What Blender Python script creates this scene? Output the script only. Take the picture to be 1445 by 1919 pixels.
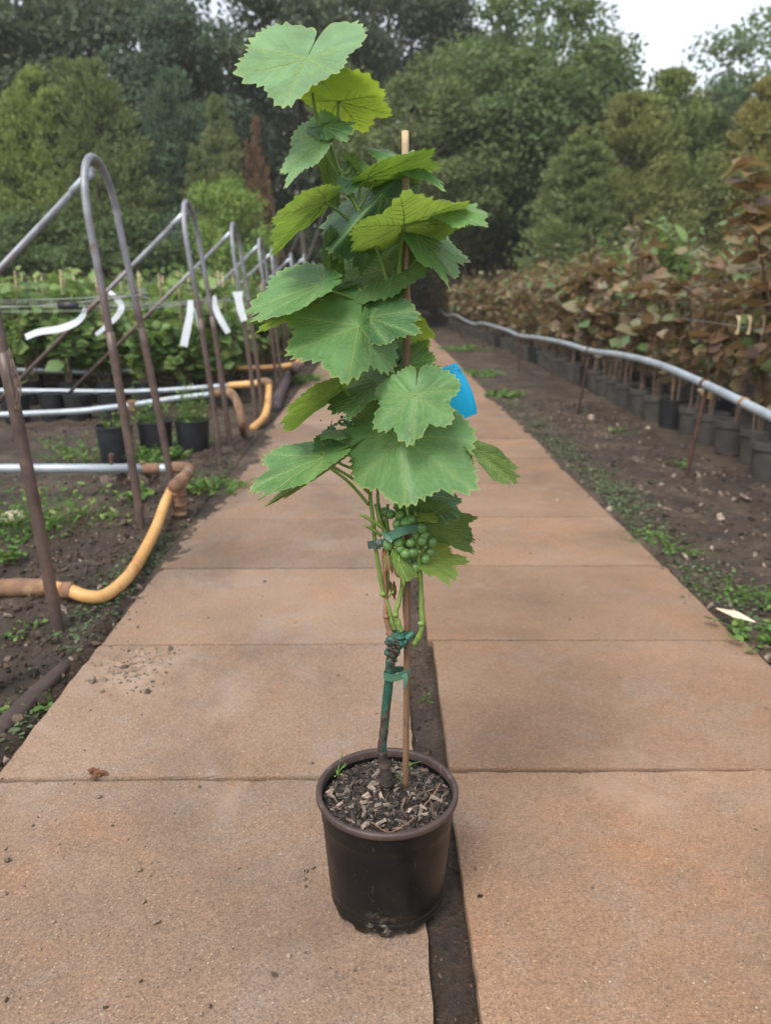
import bpy, math, random
import numpy as np
from mathutils import Vector

for o in list(bpy.data.objects):
    bpy.data.objects.remove(o)
SC = bpy.context.scene
COL = SC.collection
rad = math.radians
RNG = np.random.default_rng(7)
random.seed(7)

# ------------------------------------------------------------------ camera, sky, sun, exposure
FPX, PITCH, YAW, CAMH = 1450.0, rad(16.03), rad(-0.55), 1.2
cd = bpy.data.cameras.new('camera')
cam = bpy.data.objects.new('camera', cd)
COL.objects.link(cam)
cam.location = (0, 0, CAMH)
cam.rotation_euler = (rad(90) - PITCH, 0, YAW)
cd.sensor_fit = 'HORIZONTAL'
cd.sensor_width = 36
cd.lens = 36 * FPX / 1445
cd.clip_end = 2000
cd.dof.use_dof = True
cd.dof.focus_distance = 1.36
cd.dof.aperture_fstop = 5.3
SC.camera = cam

SUN_EL, SUN_AZ = rad(54), rad(-150)        # azimuth from +Y towards +X
wd = bpy.data.worlds.new('World')
SC.world = wd
wd.use_nodes = True
wn = wd.node_tree
wn.nodes.clear()
sky = wn.nodes.new('ShaderNodeTexSky')
sky.sky_type = 'NISHITA'
sky.sun_disc = False
sky.sun_elevation = SUN_EL
sky.sun_rotation = SUN_AZ
sky.air_density = 1.0
sky.dust_density = 1.0
sky.ozone_density = 2.0
hs = wn.nodes.new('ShaderNodeHueSaturation')
hs.inputs['Saturation'].default_value = 0.3
bg = wn.nodes.new('ShaderNodeBackground')
bg.inputs['Strength'].default_value = 0.15
wo = wn.nodes.new('ShaderNodeOutputWorld')
wn.links.new(sky.outputs[0], hs.inputs['Color'])
wtc = wn.nodes.new('ShaderNodeTexCoord')
wsx = wn.nodes.new('ShaderNodeSeparateXYZ')
wmr = wn.nodes.new('ShaderNodeMapRange')
wmr.inputs[3].default_value, wmr.inputs[4].default_value = 0.60, 1.52
wnz = wn.nodes.new('ShaderNodeTexNoise')
wnz.inputs['Scale'].default_value, wnz.inputs['Detail'].default_value = 2.2, 5
wnr = wn.nodes.new('ShaderNodeMapRange')
wnr.inputs[1].default_value, wnr.inputs[2].default_value, wnr.inputs[3].default_value, wnr.inputs[4].default_value = .3, .7, .9, 1.1
wmm = wn.nodes.new('ShaderNodeMath')
wmm.operation = 'MULTIPLY'
wvm = wn.nodes.new('ShaderNodeVectorMath')
wvm.operation = 'SCALE'
wn.links.new(wtc.outputs['Generated'], wsx.inputs[0])
wn.links.new(wtc.outputs['Generated'], wnz.inputs['Vector'])
wn.links.new(wsx.outputs[2], wmr.inputs[0])
wn.links.new(wnz.outputs[0], wnr.inputs[0])
wn.links.new(wmr.outputs[0], wmm.inputs[0])
wn.links.new(wnr.outputs[0], wmm.inputs[1])
wn.links.new(hs.outputs[0], wvm.inputs[0])
wn.links.new(wmm.outputs[0], wvm.inputs['Scale'])
wn.links.new(wvm.outputs[0], bg.inputs['Color'])
wn.links.new(bg.outputs[0], wo.inputs['Surface'])

sd = bpy.data.lights.new('sun', 'SUN')
sd.energy = 1.5
sd.angle = rad(22)
sd.color = (1.0, 0.96, 0.9)
sun = bpy.data.objects.new('sun', sd)
COL.objects.link(sun)
sdir = Vector((math.sin(SUN_AZ) * math.cos(SUN_EL), math.cos(SUN_AZ) * math.cos(SUN_EL), math.sin(SUN_EL)))
sun.rotation_euler = sdir.to_track_quat('Z', 'Y').to_euler()
sun.location = (0, 0, 30)

SC.cycles.volume_bounces = 1
SC.cycles.max_bounces = 8
SC.cycles.diffuse_bounces = 5
SC.cycles.transmission_bounces = 6
SC.view_settings.view_transform = 'Standard'
SC.view_settings.look = 'None'
SC.view_settings.gamma = 1
SC.view_settings.exposure = 1.02
SC.view_settings.use_curve_mapping = False


# ------------------------------------------------------------------ small maths helpers
def ray(px, py):
    x, y = (px - 722.5) / FPX, (959.5 - py) / FPX
    d = (x, math.cos(PITCH) + y * math.sin(PITCH), -math.sin(PITCH) + y * math.cos(PITCH))
    c, s = math.cos(YAW), math.sin(YAW)
    return np.array([c * d[0] - s * d[1], s * d[0] + c * d[1], d[2]])


def on_ground(px, py, z=0.0):
    d = ray(px, py)
    return np.array([0, 0, CAMH]) + d * ((z - CAMH) / d[2])


def at_depth(px, py, Y):
    d = ray(px, py)
    return np.array([0, 0, CAMH]) + d * (Y / d[1])


def unit(v):
    v = np.asarray(v, float)
    return v / (np.linalg.norm(v, axis=-1, keepdims=True) + 1e-9)


def hash2(i, j):
    n = (i * 374761393 + j * 668265263) & 0x7fffffff
    n = ((n ^ (n >> 13)) * 1274126177) & 0x7fffffff
    return ((n ^ (n >> 16)) & 0xffff) / 65535.0


def vnoise(x, y):
    x, y = np.asarray(x, float), np.asarray(y, float)
    i, j = np.floor(x).astype(np.int64), np.floor(y).astype(np.int64)
    fx, fy = x - i, y - j
    fx, fy = fx * fx * (3 - 2 * fx), fy * fy * (3 - 2 * fy)
    a, b, c, d = hash2(i, j), hash2(i + 1, j), hash2(i, j + 1), hash2(i + 1, j + 1)
    return (a * (1 - fx) + b * fx) * (1 - fy) + (c * (1 - fx) + d * fx) * fy - 0.5


def smooth_line(pts, n=6):
    """Catmull-Rom through pts."""
    p = np.asarray(pts, float)
    if len(p) < 3:
        t = np.linspace(0, 1, n * 1 + 1)[:, None]
        return p[0] * (1 - t) + p[-1] * t
    q = np.vstack([2 * p[0] - p[1], p, 2 * p[-1] - p[-2]])
    out = []
    for i in range(1, len(q) - 2):
        for t in np.linspace(0, 1, n, endpoint=False):
            a, b, c, d = q[i - 1], q[i], q[i + 1], q[i + 2]
            out.append(0.5 * ((2 * b) + (c - a) * t + (2 * a - 5 * b + 4 * c - d) * t * t + (3 * b - a - 3 * c + d) * t ** 3))
    out.append(q[-2])
    return np.array(out)


# ------------------------------------------------------------------ mesh helpers
def mesh_np(name, V, F, mat=None, smooth=True, attr=None):
    """V (n,3); F list of arrays each (m,k) or a list of index tuples."""
    me = bpy.data.meshes.new(name)
    V = np.asarray(V, np.float32)
    if isinstance(F, np.ndarray):
        F = [F]
    loops = np.concatenate([f.reshape(-1) for f in F]).astype(np.int32)
    cnt = np.concatenate([np.full(len(f), f.shape[1], np.int32) for f in F])
    st = np.concatenate([[0], np.cumsum(cnt)[:-1]]).astype(np.int32)
    me.vertices.add(len(V))
    me.vertices.foreach_set('co', V.reshape(-1))
    me.loops.add(len(loops))
    me.loops.foreach_set('vertex_index', loops)
    me.polygons.add(len(cnt))
    me.polygons.foreach_set('loop_start', st)
    me.polygons.foreach_set('loop_total', cnt)
    me.update(calc_edges=True)
    me.validate()
    me.polygons.foreach_set('use_smooth', np.full(len(me.polygons), bool(smooth)))
    if attr is not None:
        for k, a in attr.items():
            at = me.attributes.new(k, 'FLOAT', 'POINT')
            at.data.foreach_set('value', np.asarray(a, np.float32))
    if mat:
        me.materials.append(mat)
    return me


class MB:
    def __init__(self):
        self.v, self.f4, self.f3, self.n = [], [], [], 0
        self.sh = []

    def add(self, V, quads=None, tris=None, shade=0.5):
        V = np.asarray(V, float)
        if quads is not None and len(quads):
            self.f4.append(np.asarray(quads) + self.n)
        if tris is not None and len(tris):
            self.f3.append(np.asarray(tris) + self.n)
        self.v.append(V)
        self.sh.append(np.full(len(V), shade) if np.isscalar(shade) else np.asarray(shade))
        self.n += len(V)
        return self

    def tube(self, pts, r, n=8, cap=True, shade=0.5, flat=None):
        p = np.asarray(pts, float)
        m = len(p)
        r = np.broadcast_to(np.asarray(r, float), (m,)) if np.ndim(r) == 0 or len(r) == m else np.interp(np.linspace(0, 1, m), np.linspace(0, 1, len(r)), r)
        T = unit(np.gradient(p, axis=0))
        ref = np.array([0, 0, 1.0]) if abs(T[0][2]) < 0.9 else np.array([1.0, 0, 0])
        A = unit(np.cross(T[0], ref))
        ang = np.linspace(0, 2 * math.pi, n, endpoint=False)
        V = []
        for i in range(m):
            A = unit(A - T[i] * np.dot(A, T[i]))
            B = np.cross(T[i], A)
            V.append(p[i] + r[i] * (np.cos(ang)[:, None] * A + np.sin(ang)[:, None] * B * (flat or 1)))
        V = np.vstack(V)
        i = np.arange(m - 1)[:, None] * n
        j = np.arange(n)[None]
        k = (j + 1) % n
        Q = np.stack([i + j, i + k, i + n + k, i + n + j], -1).reshape(-1, 4)
        tr = []
        if cap:
            V = np.vstack([V, p[0], p[-1]])
            a, b = m * n, m * n + 1
            for q in range(n):
                tr.append((a, (q + 1) % n, q))
                tr.append((b, (m - 1) * n + q, (m - 1) * n + (q + 1) % n))
        return self.add(V, Q, tr, shade)

    def box(self, c, s, R=None, shade=0.5):
        V = np.array([[x, y, z] for z in (-.5, .5) for y in (-.5, .5) for x in (-.5, .5)]) * np.asarray(s)
        if R is not None:
            V = V @ np.asarray(R).T
        return self.add(V + np.asarray(c), [(0, 2, 3, 1), (4, 5, 7, 6), (0, 1, 5, 4), (2, 6, 7, 3), (0, 4, 6, 2), (1, 3, 7, 5)], shade=shade)

    def lathe(self, prof, n=48, c=(0, 0, 0), mod=None, shade=0.5):
        prof = np.asarray(prof, float)
        a = np.linspace(0, 2 * math.pi, n, endpoint=False)
        V = np.stack([np.outer(prof[:, 0], np.cos(a)), np.outer(prof[:, 0], np.sin(a)), np.repeat(prof[:, 1][:, None], n, 1)], -1)
        if mod:
            V = mod(V, a)
        V = V.reshape(-1, 3) + np.asarray(c)
        m = len(prof)
        i = np.arange(m - 1)[:, None] * n
        j = np.arange(n)[None]
        k = (j + 1) % n
        Q = np.stack([i + j, i + k, i + n + k, i + n + j], -1).reshape(-1, 4)
        return self.add(V, Q, None, shade)

    def scatter(self, TV, TQ, R, t, s, shade=None, TT=None):
        TV = np.asarray(TV, float)
        N, k = len(t), len(TV)
        s = np.asarray(s, float)
        S = TV[None] * (s[:, None, None] if s.ndim == 1 else s[:, None, :])
        V = np.einsum('nij,nkj->nki', R, S) + t[:, None]
        off = (np.arange(N) * k)[:, None, None]
        Q = (np.asarray(TQ)[None] + off).reshape(-1, len(TQ[0])) if TQ is not None and len(TQ) else None
        Tt = (np.asarray(TT)[None] + off).reshape(-1, 3) if TT is not None else None
        if shade is None:
            shade = RNG.random(N)
        return self.add(V.reshape(-1, 3), Q, Tt, np.repeat(shade, k))

    def mesh(self, name, mat, smooth=True):
        F = []
        if self.f4:
            F.append(np.vstack(self.f4))
        if self.f3:
            F.append(np.vstack(self.f3))
        return mesh_np(name, np.vstack(self.v), F, mat, smooth, {'shade': np.concatenate(self.sh)})

    def build(self, name, mat, parent=None, smooth=True):
        return link(name, self.mesh(name, mat, smooth), parent)


def link(name, me, parent=None, loc=None):
    o = bpy.data.objects.new(name, me)
    COL.objects.link(o)
    if parent:
        o.parent = parent
    if loc is not None:
        o.location = loc
    return o


def tag(o, label=None, cat=None, group=None, kind=None):
    if label:
        o['label'] = label
    if cat:
        o['category'] = cat
    if group:
        o['group'] = group
    if kind:
        o['kind'] = kind
    return o


def thing(name, label, cat, loc=(0, 0, 0), rz=0, group=None):
    o = link(name, None, None, loc)
    o.rotation_euler = (0, 0, rz)
    return tag(o, label, cat, group)


def copy_tree(o, parent=None):
    c = o.copy()
    COL.objects.link(c)
    c.parent = parent
    for ch in o.children:
        copy_tree(ch, c)
    return c


def frames(d, n):
    """rotation matrices with columns x=d, z~n"""
    x = unit(d)
    z = unit(n - x * np.sum(n * x, -1, keepdims=True))
    y = np.cross(z, x)
    return np.stack([x, y, z], -1)


def rand_unit(N):
    return unit(RNG.normal(size=(N, 3)))


# ------------------------------------------------------------------ materials
class NT:
    def __init__(self, name):
        self.m = bpy.data.materials.new(name)
        self.m.use_nodes = True
        self.t = self.m.node_tree
        self.t.nodes.clear()
        self.out = self.t.nodes.new('ShaderNodeOutputMaterial')

    def n(self, typ, _out=0, **kw):
        nd = self.t.nodes.new('ShaderNode' + typ)
        for k, v in kw.items():
            if k.startswith('_'):
                setattr(nd, k[1:], v)
                continue
            key = int(k[1:]) if k[0] == 'i' and k[1:].isdigit() else k.replace('_', ' ')
            sock = nd.inputs[key]
            if hasattr(v, 'outputs'):
                v = v.outputs[0]
            if isinstance(v, bpy.types.NodeSocket):
                self.t.links.new(v, sock)
            else:
                if sock.type == 'RGBA' and not np.isscalar(v) and len(v) == 3:
                    v = (*v, 1)
                sock.default_value = v
        return nd

    def mix(self, f, a, b, blend='MIX'):
        nd = self.t.nodes.new('ShaderNodeMix')
        nd.data_type = 'RGBA'
        nd.blend_type = blend
        for s, v in ((nd.inputs[0], f), (nd.inputs[6], a), (nd.inputs[7], b)):
            if hasattr(v, 'outputs'):
                v = v.outputs[2] if v.bl_idname == 'ShaderNodeMix' else v.outputs[0]
            if isinstance(v, bpy.types.NodeSocket):
                self.t.links.new(v, s)
            else:
                if s.type == 'RGBA' and not np.isscalar(v) and len(v) == 3:
                    v = (*v, 1)
                s.default_value = v
        return nd.outputs[2]

    def ramp(self, fac, stops):
        nd = self.t.nodes.new('ShaderNodeValToRGB')
        el = nd.color_ramp.elements
        while len(el) < len(stops):
            el.new(0.5)
        for e, (p, c) in zip(el, stops):
            e.position = p
            e.color = (*c, 1) if not np.isscalar(c) else (c, c, c, 1)
        self.t.links.new(fac.outputs[0] if hasattr(fac, 'outputs') else fac, nd.inputs[0])
        return nd.outputs[0]

    def noise(self, scale, vec=None, detail=4, rough=0.55, dist=0.0):
        kw = dict(Scale=scale, Detail=detail, Roughness=rough, Distortion=dist)
        if vec is not None:
            kw['Vector'] = vec
        return self.n('TexNoise', **kw).outputs[0]

    def pos(self):
        return self.n('NewGeometry').outputs['Position']

    def obj(self):
        return self.n('TexCoord').outputs['Object']

    def shade(self):
        return self.n('Attribute', _attribute_name='shade').outputs['Fac']

    def bump(self, h, strength=0.3, dist=0.01):
        return self.n('Bump', Strength=strength, Distance=dist, Height=h).outputs[0]

    def bsdf(self, col, rough=0.6, normal=None, metal=0.0, spec=0.5, **kw):
        a = {'Base_Color': col, 'Roughness': rough, 'Metallic': metal, 'Specular_IOR_Level': spec}
        if normal is not None:
            a['Normal'] = normal
        a.update(kw)
        return self.n('BsdfPrincipled', **a)

    def done(self, sh):
        self.t.links.new(sh.outputs[0], self.out.inputs[0])
        return self.m


def m_noise(name, c1, c2, scale=20, rough=0.7, bump=0.3, bdist=0.005, metal=0, spec=0.4, c3=None, s3=4, t3=0.55, use_shade=0, world=False):
    t = NT(name)
    p = t.pos() if world else t.obj()
    nz = t.noise(scale, p, 6, 0.6)
    col = t.ramp(nz, [(0.3, c1), (0.7, c2)])
    if c3:
        k = t.ramp(t.noise(s3, p, 6, 0.65), [(t3 - .05, 0), (t3 + .08, 1)])
        col = t.mix(k, col, c3)
    if use_shade:
        g = t.ramp(t.shade(), [(0, 1 - use_shade), (1, 1 + use_shade)])
        col = t.mix(1.0, col, g, 'MULTIPLY')
    nm = t.bump(t.noise(scale * 3, p, 5, 0.7), bump, bdist) if bump else None
    return t.done(t.bsdf(col, rough, nm, metal, spec))


def m_leaf(name, top, under, trans, rough=0.45, tf=0.28, spec=0.5, var=None, tint=False, bscale=60, bs=0.15, veiny=False):
    """leaf: glossy top, paler underside, light passing through. var = list of colour stops over the per-leaf shade value"""
    t = NT(name)
    bf = t.n('NewGeometry').outputs['Backfacing']
    p = t.obj()
    sh = t.shade()
    if var:
        base = t.ramp(sh, var)
        und = t.mix(0.35, base, under)
        tr = t.mix(0.5, base, trans)
    else:
        g = t.ramp(t.noise(14, p, 6, .65), [(0.3, 0.72), (0.7, 1.25)])
        base = t.mix(1.0, top, g, 'MULTIPLY')
        if veiny:
            vd = t.n('Attribute', _attribute_name='vd').outputs['Fac']
            base = t.mix(t.ramp(vd, [(0, .55), (.035, .22), (.10, 0)]), base, (.20, .32, .13))
            net = t.n('TexVoronoi', _feature='DISTANCE_TO_EDGE', Scale=150, Vector=p).outputs[0]
            base = t.mix(t.ramp(net, [(0, .38), (.10, 0)]), base, (.17, .29, .11))
            spot = t.ramp(t.noise(55, p, 3, .6), [(.70, 0), (.74, .5)])
            base = t.mix(spot, base, (.10, .11, .03))
            base = t.mix(t.ramp(t.shade(), [(.955, 0), (1.0, .6)]), base, (.34, .38, .12))
        und = t.mix(1.0, under, g, 'MULTIPLY')
        tr = t.mix(1.0, trans, g, 'MULTIPLY')
    if tint:
        oc = t.n('ObjectInfo').outputs['Color']
        base, und, tr = (t.mix(1.0, c, oc, 'MULTIPLY') for c in (base, und, tr))
    col = t.mix(bf, base, und)
    rg = t.n('MapRange', i0=bf, i3=rough, i4=min(1, rough + .25)).outputs[0]
    nm = t.bump(t.noise(bscale, p, 5, .6), bs, .004) if bs else None
    a = t.bsdf(col, rg, nm, 0, spec)
    b = t.n('BsdfTranslucent', Color=tr)
    mx = t.n('MixShader', i0=tf, i1=a, i2=b)
    return t.done(mx)


M = {}
# concrete slabs: brown-pink with fine pale and dark aggregate, rust-coloured stains
t = NT('slab_concrete')
P = t.pos()
rnd = t.n('ObjectInfo').outputs['Random']
big = t.noise(1.3, P, 5, .6)
c = t.ramp(big, [(.3, (.185, .125, .082)), (.52, (.255, .162, .104)), (.72, (.30, .20, .135))])
rust = t.ramp(t.noise(2.3, P, 6, .65, .4), [(.54, 0), (.76, .6)])
c = t.mix(rust, c, (.34, .165, .08))
grey = t.ramp(t.noise(3.7, P, 8, .72, .6), [(.5, 0), (.72, .7)])
c = t.mix(grey, c, (.25, .2, .165))
fine = t.noise(230, P, 3, .7)
c = t.mix(1.0, c, t.ramp(fine, [(.28, .5), (.5, 1.0), (.72, 1.5)]), 'MULTIPLY')
sp = t.n('TexVoronoi', Scale=120, Vector=P)
c = t.mix(t.ramp(sp.outputs['Distance'], [(.16, .6), (.30, 0)]), c, t.ramp(sp.outputs['Color'], [(.3, (.075, .055, .042)), (.48, (.24, .15, .095)), (.6, (.24, .15, .095)), (.8, (.52, .40, .26))]))
sp2 = t.n('TexVoronoi', Scale=38, Vector=P)
c = t.mix(t.ramp(sp2.outputs['Distance'], [(.06, .85), (.10, 0)]), c, t.ramp(sp2.outputs['Color'], [(.35, (.05, .042, .038)), (.55, (.16, .12, .10)), (.7, (.5, .4, .28))]))
dist = t.n('VectorMath', _operation='DISTANCE', i0=P, i1=(-.80, 2.30, 0)).outputs['Value']
msk = t.n('Math', _operation='MULTIPLY', i0=t.n('MapRange', i0=dist, i1=.26, i2=.06).outputs[0], i1=t.ramp(t.noise(11, P, 7, .7), [(.42, 0), (.6, .8)])).outputs[0]
c = t.mix(msk, c, (.36, .26, .185))
worn = t.ramp(t.noise(1.9, P, 9, .75, .8), [(.56, 0), (.68, .55)])
c = t.mix(worn, c, (.34, .245, .175))
damp = t.ramp(t.noise(.9, P, 8, .72, 1.2), [(.52, 0), (.64, .38)])
c = t.mix(damp, c, (.12, .082, .058))
c = t.mix(1.0, c, t.n('ObjectInfo').outputs['Color'], 'MULTIPLY')
g = t.ramp(rnd, [(0, .86), (1, 1.1)])
c = t.mix(1.0, c, g, 'MULTIPLY')
hgt = t.mix(.5, fine, t.noise(70, P, 5, .7))
M['slab'] = t.done(t.bsdf(c, .82, t.bump(hgt, .5, .003), 0, .3))

t = NT('soil')
P = t.pos()
c = t.ramp(t.noise(3, P, 8, .65, .5), [(.3, (.030, .021, .014)), (.5, (.060, .041, .027)), (.7, (.115, .082, .056))])
c = t.mix(1.0, c, t.ramp(t.noise(90, P, 5, .75), [(.3, .45), (.5, 1), (.7, 1.6)]), 'MULTIPLY')
moss = t.ramp(t.noise(2.2, P, 7, .7, .3), [(.58, 0), (.7, .55)])
c = t.mix(moss, c, (.06, .085, .035))
chip = t.n('TexVoronoi', Scale=60, Vector=P)
c = t.mix(t.ramp(chip.outputs['Distance'], [(.06, .7), (.12, 0)]), c, t.ramp(chip.outputs['Color'], [(.35, (.03, .02, .016)), (.6, (.13, .09, .065)), (.8, (.26, .2, .16))]))
hgt = t.noise(45, P, 8, .75)
wet = t.ramp(t.noise(1.7, P, 4, .6), [(.4, .45), (.6, .95)])
M['soil'] = t.done(t.bsdf(c, wet, t.bump(hgt, .9, .02), 0, .35))

M['crumb'] = m_noise('soil_crumb', (.032, .022, .015), (.085, .058, .038), 40, .9, .4, use_shade=.75)
M['grit'] = m_noise('grit_stone', (.10, .08, .065), (.26, .19, .13), 60, .8, .3, use_shade=.7)
M['chip'] = m_noise('wood_chip', (.065, .047, .036), (.25, .19, .145), 55, .85, .5, .002, use_shade=.85)
M['compost'] = m_noise('compost', (.012, .009, .007), (.05, .035, .027), 90, .95, 1.0, .01)
# pot plastic
t = NT('black_pot_plastic')
P = t.obj()
c = t.ramp(t.noise(7, P, 6, .65, .3), [(.35, (.0045, .0045, .005)), (.55, (.0075, .007, .007)), (.75, (.019, .015, .010))])
sc = t.ramp(t.noise(26, t.n('Mapping', Vector=P, Scale=(1, 1, 2.2)).outputs[0], 8, .8, .6), [(.60, 0), (.74, .6)])
c = t.mix(sc, c, (.075, .063, .050))
sp = t.n('TexVoronoi', Scale=75, Vector=P)
c = t.mix(t.ramp(sp.outputs['Distance'], [(.035, .7), (.07, 0)]), c, (.17, .14, .11))
scr = t.n('Mapping', Vector=P, Scale=(1, 1, .22), Rotation=(.3, .2, 0)).outputs[0]
c = t.mix(t.ramp(t.noise(70, scr, 3, .8, 2.5), [(.66, 0), (.72, .55)]), c, (.12, .10, .085))
blot = t.n('VectorMath', _operation='DISTANCE', i0=P, i1=(-.012, -.112, .035)).outputs['Value']
c = t.mix(t.n('Math', _operation='MULTIPLY', i0=t.n('MapRange', i0=blot, i1=.045, i2=.004).outputs[0], i1=t.ramp(t.noise(60, P, 6, .75), [(.50, 0), (.62, 1)])).outputs[0], c, (.17, .145, .12))
rg = t.ramp(t.noise(12, P, 5), [(.3, .26), (.7, .5)])
M['pot'] = t.done(t.bsdf(c, rg, t.bump(t.noise(35, P, 5), .12, .003), 0, .28))
M['rim'] = m_noise('brown_pot_rim', (.042, .027, .023), (.075, .048, .040), 25, .5, .15, .002, c3=(.16, .12, .10), s3=40, t3=.66)
M['pot_grey'] = m_noise('grey_pot_plastic', (.038, .035, .031), (.075, .067, .057), 10, .6, .1, .003, c3=(.10, .075, .05), s3=5, t3=.6)
M['pot_dark'] = m_noise('dark_pot_plastic', (.008, .009, .010), (.022, .023, .026), 10, .5, .1, .003)
# vine
M['leaf_top'] = m_leaf('vine_leaf', (.10, .22, .068), (.14, .235, .06), (.28, .44, .05), .46, .28, .33, bscale=140, bs=.18, veiny=True)
M['leaf_mid'] = m_leaf('vine_leaf_mid', (.11, .22, .06), (.125, .215, .052), (.31, .44, .06), .45, .38, .35, bscale=140, bs=.15, veiny=True)
M['leaf_dark'] = m_leaf('vine_leaf_deep', (.056, .138, .058), (.095, .175, .055), (.18, .33, .045), .45, .22, .4, bscale=140, bs=.18, veiny=True)
M['leaf_pale'] = m_leaf('vine_leaf_pale', (.16, .285, .125), (.17, .29, .06), (.30, .5, .05), .5, .25, .45, bscale=140, bs=.15, veiny=True)  # sky sheen on the upper leaves is put into this paler colour
M['leaf_young'] = m_leaf('vine_leaf_young', (.16, .27, .06), (.17, .28, .05), (.46, .58, .05), .45, .44, .4, bscale=140, bs=.12, veiny=True)
t = NT('leaf_vein')
M['vein'] = t.done(t.n('MixShader', i0=.55, i1=t.bsdf((.30, .40, .15), .55), i2=t.n('BsdfTranslucent', Color=(.8, .88, .3))))
M['petiole'] = m_noise('green_shoot', (.11, .19, .035), (.19, .27, .06), 25, .5, .2, .002, c3=(.16, .12, .05), s3=14, t3=.66)
M['shoot_brown'] = m_noise('brown_shoot', (.16, .075, .04), (.27, .15, .085), 40, .7, .3, .002)
t = NT('graft_wax')
P = t.obj()
c = t.ramp(t.noise(22, P, 5, .6), [(.35, (.009, .055, .036)), (.6, (.02, .105, .070)), (.75, (.05, .17, .12))])
zz = t.n('SeparateXYZ', Vector=P).outputs[2]
stain = t.noise(26, t.n('Mapping', Vector=P, Scale=(1, 1, .35)).outputs[0], 6, .7, .4)
c = t.mix(t.ramp(stain, [(.50, 0), (.55, 1)]), c, t.ramp(t.noise(90, P, 4), [(.3, (.018, .014, .012)), (.7, (.09, .065, .05))]))
M['wax'] = t.done(t.bsdf(c, .38, t.bump(t.noise(60, P, 6), .5, .004), 0, .5))
M['bark'] = m_noise('vine_bark', (.022, .016, .013), (.085, .062, .048), 60, .9, .8, .004)
M['grape'] = NT('green_grape')
t = M['grape']
P = t.obj()
c = t.ramp(t.noise(60, P, 4), [(.3, (.085, .18, .045)), (.7, (.13, .235, .065))])
c = t.mix(1.0, c, t.ramp(t.n('ObjectInfo').outputs['Random'], [(0, .8), (1, 1.15)]), 'MULTIPLY')
M['grape'] = t.done(t.bsdf(c, .33, None, 0, .5, Subsurface_Weight=.25, Subsurface_Radius=(.004, .006, .002), Subsurface_Scale=1.0))
M['dry'] = m_leaf('dry_leaf', (.16, .075, .04), (.22, .12, .07), (.3, .14, .06), .7, .15, .2)
t = NT('bamboo')
P = t.obj()
zz = t.n('SeparateXYZ', Vector=P).outputs[2]
c = t.ramp(t.noise(30, t.n('Mapping', Vector=P, Scale=(1, 1, .08)).outputs[0], 6, .65), [(.3, (.12, .062, .034)), (.55, (.24, .14, .078)), (.75, (.38, .26, .15))])
tipk = t.n('MapRange', i0=zz, i1=1.15, i2=1.32).outputs[0]
c = t.mix(tipk, c, (.50, .36, .21))
c = t.mix(t.ramp(t.noise(18, P, 6, .7), [(.58, 0), (.68, .8)]), c, (.085, .05, .035))
M['bamboo'] = t.done(t.bsdf(c, .6, t.bump(t.noise(80, P, 4), .3, .002), 0, .4))
M['tie'] = m_noise('tie_tape', (.045, .125, .075), (.075, .17, .11), 30, .45, .1)
M['tie_grey'] = m_noise('tie_tape_worn', (.045, .075, .06), (.075, .115, .09), 30, .5, .1)
M['tag'] = m_noise('blue_tag', (.005, .33, .58), (.015, .38, .65), 6, .45, 0)
M['tagdot'] = m_noise('tag_print', (.005, .03, .07), (.01, .05, .1), 6, .5, 0)
# metal
t = NT('hoop_steel')
P = t.pos()
zz = t.n('SeparateXYZ', Vector=P).outputs[2]
rk = t.n('MapRange', i0=t.n('Math', _operation='ADD', i0=zz, i1=t.n('Math', _operation='MULTIPLY', i0=t.noise(5, P, 5, .6), i1=.5).outputs[0]).outputs[0], i1=1.25, i2=1.65).outputs[0]
c1 = t.ramp(t.noise(14, P, 6, .65), [(.3, (.075, .050, .042)), (.55, (.125, .085, .070)), (.75, (.19, .125, .095))])
c2 = t.ramp(t.noise(11, P, 6, .6), [(.3, (.16, .16, .17)), (.7, (.29, .29, .31))])
c = t.mix(rk, c1, c2)
c = t.mix(t.ramp(t.noise(7, P, 6, .7), [(.62, 0), (.7, .8)]), c, (.15, .075, .045))
M['steel'] = t.done(t.bsdf(c, .5, t.bump(t.noise(70, P, 4), .2, .002), .35, .5))
M['clamp'] = m_noise('bright_clamp', (.38, .42, .46), (.52, .56, .6), 20, .4, .1, metal=.4, world=True)
t = NT('galvanised_pipe')
P = t.pos()
c = t.ramp(t.noise(6, P, 5, .6), [(.3, (.25, .285, .31)), (.6, (.38, .42, .445)), (.8, (.30, .315, .30))])
c = t.mix(t.ramp(t.noise(2.6, P, 7, .7), [(.60, 0), (.68, .85)]), c, (.36, .22, .10))
c = t.mix(t.ramp(t.noise(1.3, P, 6, .7), [(.60, 0), (.72, .5)]), c, (.17, .19, .09))
M['galv'] = t.done(t.bsdf(c, .42, None, .25, .5))
M['rusty'] = m_noise('rusty_fitting', (.13, .075, .048), (.26, .14, .075), 14, .8, .4, .004, c3=(.36, .22, .11), s3=8, t3=.55, world=True)
M['hose'] = m_noise('orange_hose', (.52, .255, .075), (.66, .40, .15), 4, .5, .1, .002, c3=(.40, .17, .06), s3=5, t3=.57, world=True)
M['darkpipe'] = m_noise('dark_hose', (.065, .045, .045), (.11, .08, .08), 6, .55, .1, world=True)
M['stake'] = m_noise('rusty_stake', (.055, .030, .022), (.12, .06, .04), 20, .85, .4, .003, world=True)
M['wire'] = m_noise('fence_wire', (.25, .25, .25), (.36, .36, .36), 20, .5, 0, metal=.5, world=True)
M['black'] = m_noise('black_plastic', (.02, .022, .026), (.05, .055, .065), 15, .5, .1, world=True)
t = NT('white_ribbon')
tr_ = t.n('BsdfTranslucent', Color=(.7, .74, .76))
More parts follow.
